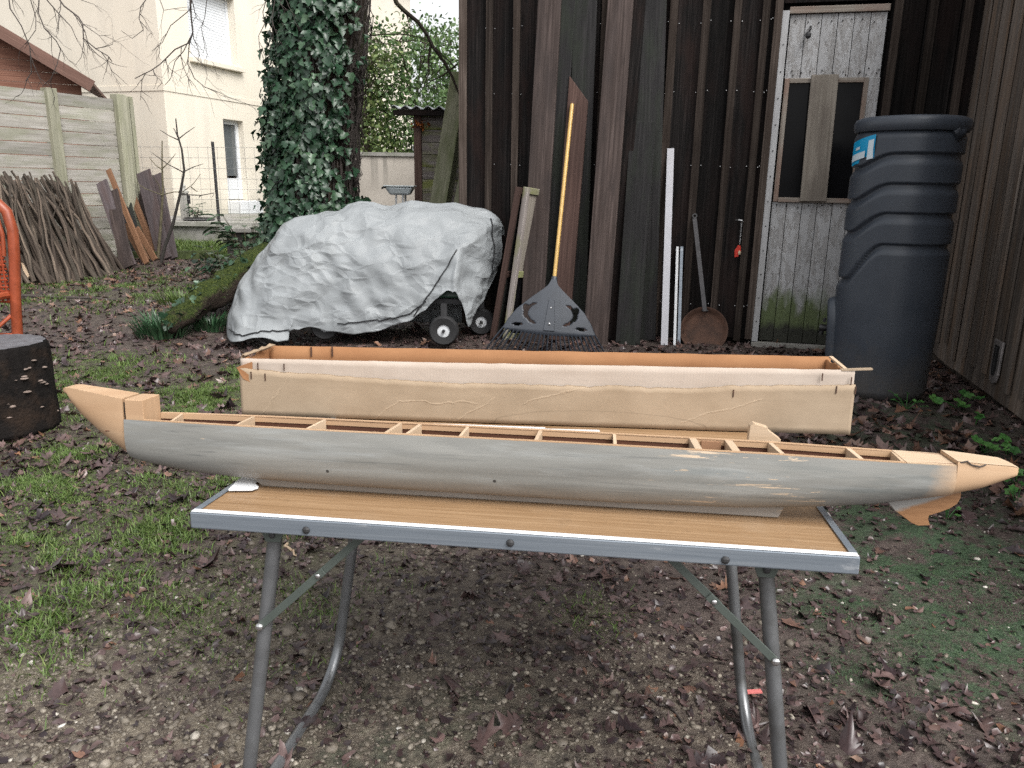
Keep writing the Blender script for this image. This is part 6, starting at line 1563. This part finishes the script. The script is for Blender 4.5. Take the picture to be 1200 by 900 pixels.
# crumbs of rotten leaf
def crumbs(name, n, x0, x1, y0, y1, dens, s0, s1, hue):
    xy = scatter(n, x0, x1, y0, y1, dens, 1.3); x, y = xy.T; z = gz(x, y)+RNG.uniform(.001, .006, n); S = RNG.uniform(s0, s1, n)
    a = RNG.uniform(0, 2*pi, n); D = np.stack([np.cos(a), np.sin(a), RNG.normal(0, .25, n)], -1); N = np.stack([RNG.normal(0, .35, n), RNG.normal(0, .35, n), np.ones(n)], -1)
    cloud_obj(name, M_litter, [(0, 0), (.3, .1), (.35, .5), (.1, .7), (.15, 1), (-.2, .8), (-.3, .3)], np.stack([x, y, z], -1), D, N, S, RNG.uniform(.5, 1.3, n), np.clip(RNG.normal(hue, .22, n), 0, 1), .5, None, 'stuff', .3)
crumbs('leaf_crumbs', 15000, -2.4, 2.4, .9, 3.2, lambda x, y: np.clip(.75-.4*field(GRAV, x, y)-.62*field(MOSS, x, y), .06, 1), .008, .032, .3)
# stones
ic = bmesh.new(); bmesh.ops.create_icosphere(ic, subdivisions=1, radius=1.0); iv = np.array([v.co[:] for v in ic.verts]); fi = np.array([[v.index for v in f.verts] for f in ic.faces]); ic.free()
def stones(name, n, x0, x1, y0, y1, dens, sz, hue, sd=.18):
    xy = scatter(n, x0, x1, y0, y1, dens, 1.25); x, y = xy.T; s = sz(n); V = iv[None]*(1+RNG.normal(0, .22, (n, 12, 1)))*s[:, None, None]*np.stack([RNG.uniform(.8, 1.4, n), RNG.uniform(.7, 1.2, n), RNG.uniform(.4, .8, n)], -1)[:, None]
    a = RNG.uniform(0, 6.28, n); c, s2 = np.cos(a)[:, None], np.sin(a)[:, None]; V = np.stack([V[..., 0]*c-V[..., 1]*s2, V[..., 0]*s2+V[..., 1]*c, V[..., 2]], -1)
    V += np.stack([x, y, gz(x, y)+s*.12], -1)[:, None]; F = (fi[None]+np.arange(n)[:, None, None]*12).reshape(-1, 3)
    npmesh(name, V.reshape(-1, 3), F, M_stone, np.ones(n*20), np.repeat(np.clip(RNG.normal(hue, sd, n), 0, 1), 20), 'stuff', False)
stones('gravel', 9000, -1.5, 1.2, .88, 2.3, lambda x, y: np.clip(field(GRAV, x, y)*1.1, .03, 1), lambda n: np.exp(RNG.normal(-5.66, .5, n)), .36, .2)
stones('pebbles', 240, -1.8, 1.8, .9, 3.2, lambda x, y: np.clip(.25+.5*field(GRAV, x, y), .05, 1), lambda n: np.exp(RNG.normal(-5.5, .4, n)), .85, .1)
# grass blades
def blades(name, n, x0, x1, y0, y1, dens, h0, h1, w, mat, hue=.5, power=1.0, lean=.7):
    xy = scatter(n, x0, x1, y0, y1, dens, power); x, y = xy.T; z = gz(x, y)-.003; a = RNG.uniform(0, 2*pi, n); L = RNG.uniform(h0, h1, n); q = RNG.random(n)*lean
    d = np.stack([np.cos(a)*q, np.sin(a)*q, np.ones(n)], -1); sd = np.stack([-np.sin(a), np.cos(a), np.zeros(n)], -1)*(w*RNG.uniform(.6, 1.2, n))[:, None]; P = np.stack([x, y, z], -1)
    M_ = P+d*L[:, None]*.55; T = P+d*L[:, None]+np.stack([np.cos(a), np.sin(a), -np.ones(n)*.6], -1)*(L*RNG.uniform(.05, .5, n))[:, None]
    V = np.stack([P-sd, P+sd, M_+sd*.75, M_-sd*.75, T], 1).reshape(-1, 3); b = np.arange(n)[:, None]*5; F = np.stack([b+[0, 1, 2], b+[0, 2, 3], b+[3, 2, 4]], 1).reshape(-1, 3)
    npmesh(name, V, F, mat, np.repeat(RNG.uniform(.7, 1.25, n), 3), np.repeat(np.clip(RNG.normal(hue, .25, n), 0, 1), 3), 'stuff')
gd = lambda x, y: np.clip(field(GRASS, x, y)*(.05+1.0*nzf(x, y, 8, 3.0)+.5*nzf(x, y, 23, 1.0)), .0, 1)
blades('grass', 30000, -3.2, .6, 1.2, 4.6, gd, .010, .036, .0019, M_grass, .55, 1.0, 1.3)
blades('fine_grass', 42000, -3.4, .6, 1.1, 5.0, lambda x, y: np.clip(field(GRASS, x, y)*(.30+.55*nzf(x, y, 5, 2.0)), 0, 1), .005, .018, .0016, M_grass, .6, 1.0, 1.8)
blades('far_grass', 7000, -7.5, -1.6, 4.6, 11, gd, .02, .055, .004, M_grass, .5, 1.0, 1.3)
blades('lawn', 16000, -6.6, -3.2, 11.35, 13.0, lambda x, y: np.ones_like(x), .08, .2, .008, M_grass, .6)
blades('moss', 26000, .3, 2.3, 1.15, 3.4, lambda x, y: np.clip(field(MOSS, x, y)*(.35+.9*nzf(x, y, 5, 1.5)), 0, 1), .003, .011, .0011, M_moss, .45, 1.0, 1.6)
# seedlings on the right
def seedling(u, v, label, seed, n=5, s=.05, sp=.09):
    r = random.Random(seed); c = gnd(u, v); c[2] = float(gz(c[0], c[1])); root = thing('seedling', label, 'seedling', tuple(c), group='green seedlings by the barn side wall'); V = []; F = []; m = MB()
    for k in range(n):
        a = r.uniform(0, 6.28); q = sp*sqrt(r.random()); p = Vector((q*cos(a), q*sin(a), r.uniform(.02, .075))); m.tube([(0, 0, -.005), (p.x*.6, p.y*.6, p.z*.8), tuple(p)], .0018, 5, False)
        S = s*r.uniform(.6, 1.1); nrm = Vector((r.uniform(-.45, .45), r.uniform(-.7, .1), 1)).normalized(); x = Vector((1, 0, 0)); x = (x-nrm*x.dot(nrm)).normalized(); y = nrm.cross(x); b = len(V); V.append(tuple(p-nrm*S*.08)); K = 30; a0 = r.uniform(0, 6)
        for i in range(K):
            an = 2*pi*i/K; rr = S*.5*(1+.16*cos(5*(an-a0))+.05*cos(15*an))*(.35+.65*min(1, abs((an-a0) % (2*pi)-pi)/.0001 if False else 1)); V.append(tuple(p+x*cos(an)*rr+y*sin(an)*rr+nrm*(S*.05*cos(5*an))))
        F += [(b, b+1+i, b+1+(i+1) % K) for i in range(K)]
    nf = len(F); o = npmesh('leaves', V, F, M_weed, np.repeat([r.uniform(.75, 1.2) for _ in range(n)], 30), np.repeat([r.random() for _ in range(n)], 30), smooth=True); o.parent = root; WM[o] = WM[root]
    m.build('stems', M_weed, root)
for a in [(1122, 476, 'cluster of round green seedling leaves under the slotted metal plate', 1, 9, .062, .13), (1062, 480, 'small sparse seedling at the foot of the rain barrel', 2, 10, .022, .10), (1152, 527, 'seedling group behind the boat stern', 3, 6, .05, .09),
          (1180, 527, 'single bright seedling right of the stern group', 4, 3, .055, .04), (1192, 560, 'bluish seedling at the right edge below the stern', 5, 4, .05, .08), (1143, 497, 'lone bright leaf seedling between the side wall and the stern', 6, 2, .06, .02), (1110, 604, 'small light green weed right of the skeg fin', 7, 7, .022, .05), (1192, 585, 'dark little seedling beneath the stern tip at the edge', 8, 4, .04, .06)]: seedling(*a)
# a few fallen sticks and bits
def fallen(u0, v0, u1, v1, r, label, mat=M_twig):
    a, b = gnd(u0, v0), gnd(u1, v1); n = 7; pts = []
    for k in range(n): p = a+(b-a)*k/(n-1); pts.append((p[0]+random.uniform(-.01, .01), p[1]+random.uniform(-.01, .01), float(gz(p[0], p[1]))+r*.8))
    o = MB().tube(pts, [r*(1-.08*k) for k in range(n)], 6).build('fallen_twig', mat, smooth=60); tag(o, label, 'twig', 'fallen twigs on the ground')
fallen(20, 345, 150, 352, .014, 'long dark fallen twig on the leaves below the pole stack'); fallen(0, 735, 50, 700, .008, 'fallen twig among dead leaves at the left picture edge'); fallen(925, 610, 965, 622, .006, 'short fallen twig on moss right of the table', M_plankgrey)
fallen(335, 632, 346, 645, .005, 'pale split wood sliver just under the left table edge', M_palewood); fallen(170, 355, 215, 340, .010, 'fallen twig lying left of the mossy root'); fallen(760, 815, 800, 842, .004, 'thin curved twig on dark soil between the table legs')
a = gnd(880, 815); o = MB().beam((a[0]-.022, a[1], .008), (a[0]+.024, a[1]+.004, .009), .012, .003, (0, 1, 0)).build('tape_scrap', M_pinktape); tag(o, 'small pink scrap of tape on the soil beside the right table legs', 'scrap')

# ================================================================ LIGHT, SKY, CAMERA
w = bpy.data.worlds.new('World'); sc.world = w; w.use_nodes = True; nt = w.node_tree; bg = nt.nodes['Background']
sky = nt.nodes.new('ShaderNodeTexSky'); sky.sky_type = 'NISHITA'; sky.sun_disc = False
SUN_EL, SUN_AZ = radians(52), radians(140)     # azimuth measured clockwise from +Y
sky.sun_elevation = SUN_EL; sky.sun_rotation = SUN_AZ; sky.air_density = 1.0; sky.dust_density = 4.0; sky.ozone_density = 1.0
hs = nt.nodes.new('ShaderNodeHueSaturation'); hs.inputs['Saturation'].default_value = .08
nt.links.new(sky.outputs[0], hs.inputs['Color']); nt.links.new(hs.outputs[0], bg.inputs['Color']); bg.inputs['Strength'].default_value = .15
sl = bpy.data.lights.new('overcast_sun', 'SUN'); sl.energy = 1.3; sl.angle = radians(35); sl.color = (1, .96, .9); so = bpy.data.objects.new('overcast_sun', sl); COL.objects.link(so)
dv = Vector((sin(SUN_AZ)*cos(SUN_EL), cos(SUN_AZ)*cos(SUN_EL), sin(SUN_EL))); so.rotation_euler = dv.to_track_quat('Z', 'Y').to_euler(); so.location = dv*30
cd = bpy.data.cameras.new('camera'); cd.lens = 27; cd.sensor_width = 36; cd.clip_end = 1000; cd.clip_start = .05
co = bpy.data.objects.new('camera', cd); COL.objects.link(co); co.matrix_world = frame(_C, _R, _U, -_f); sc.camera = co
sc.view_settings.view_transform = 'Standard'; sc.view_settings.look = 'None'; sc.view_settings.gamma = 1; sc.view_settings.use_curve_mapping = False; sc.view_settings.exposure = .95
sc.cycles.use_denoising = False; sc.cycles.max_bounces = 6
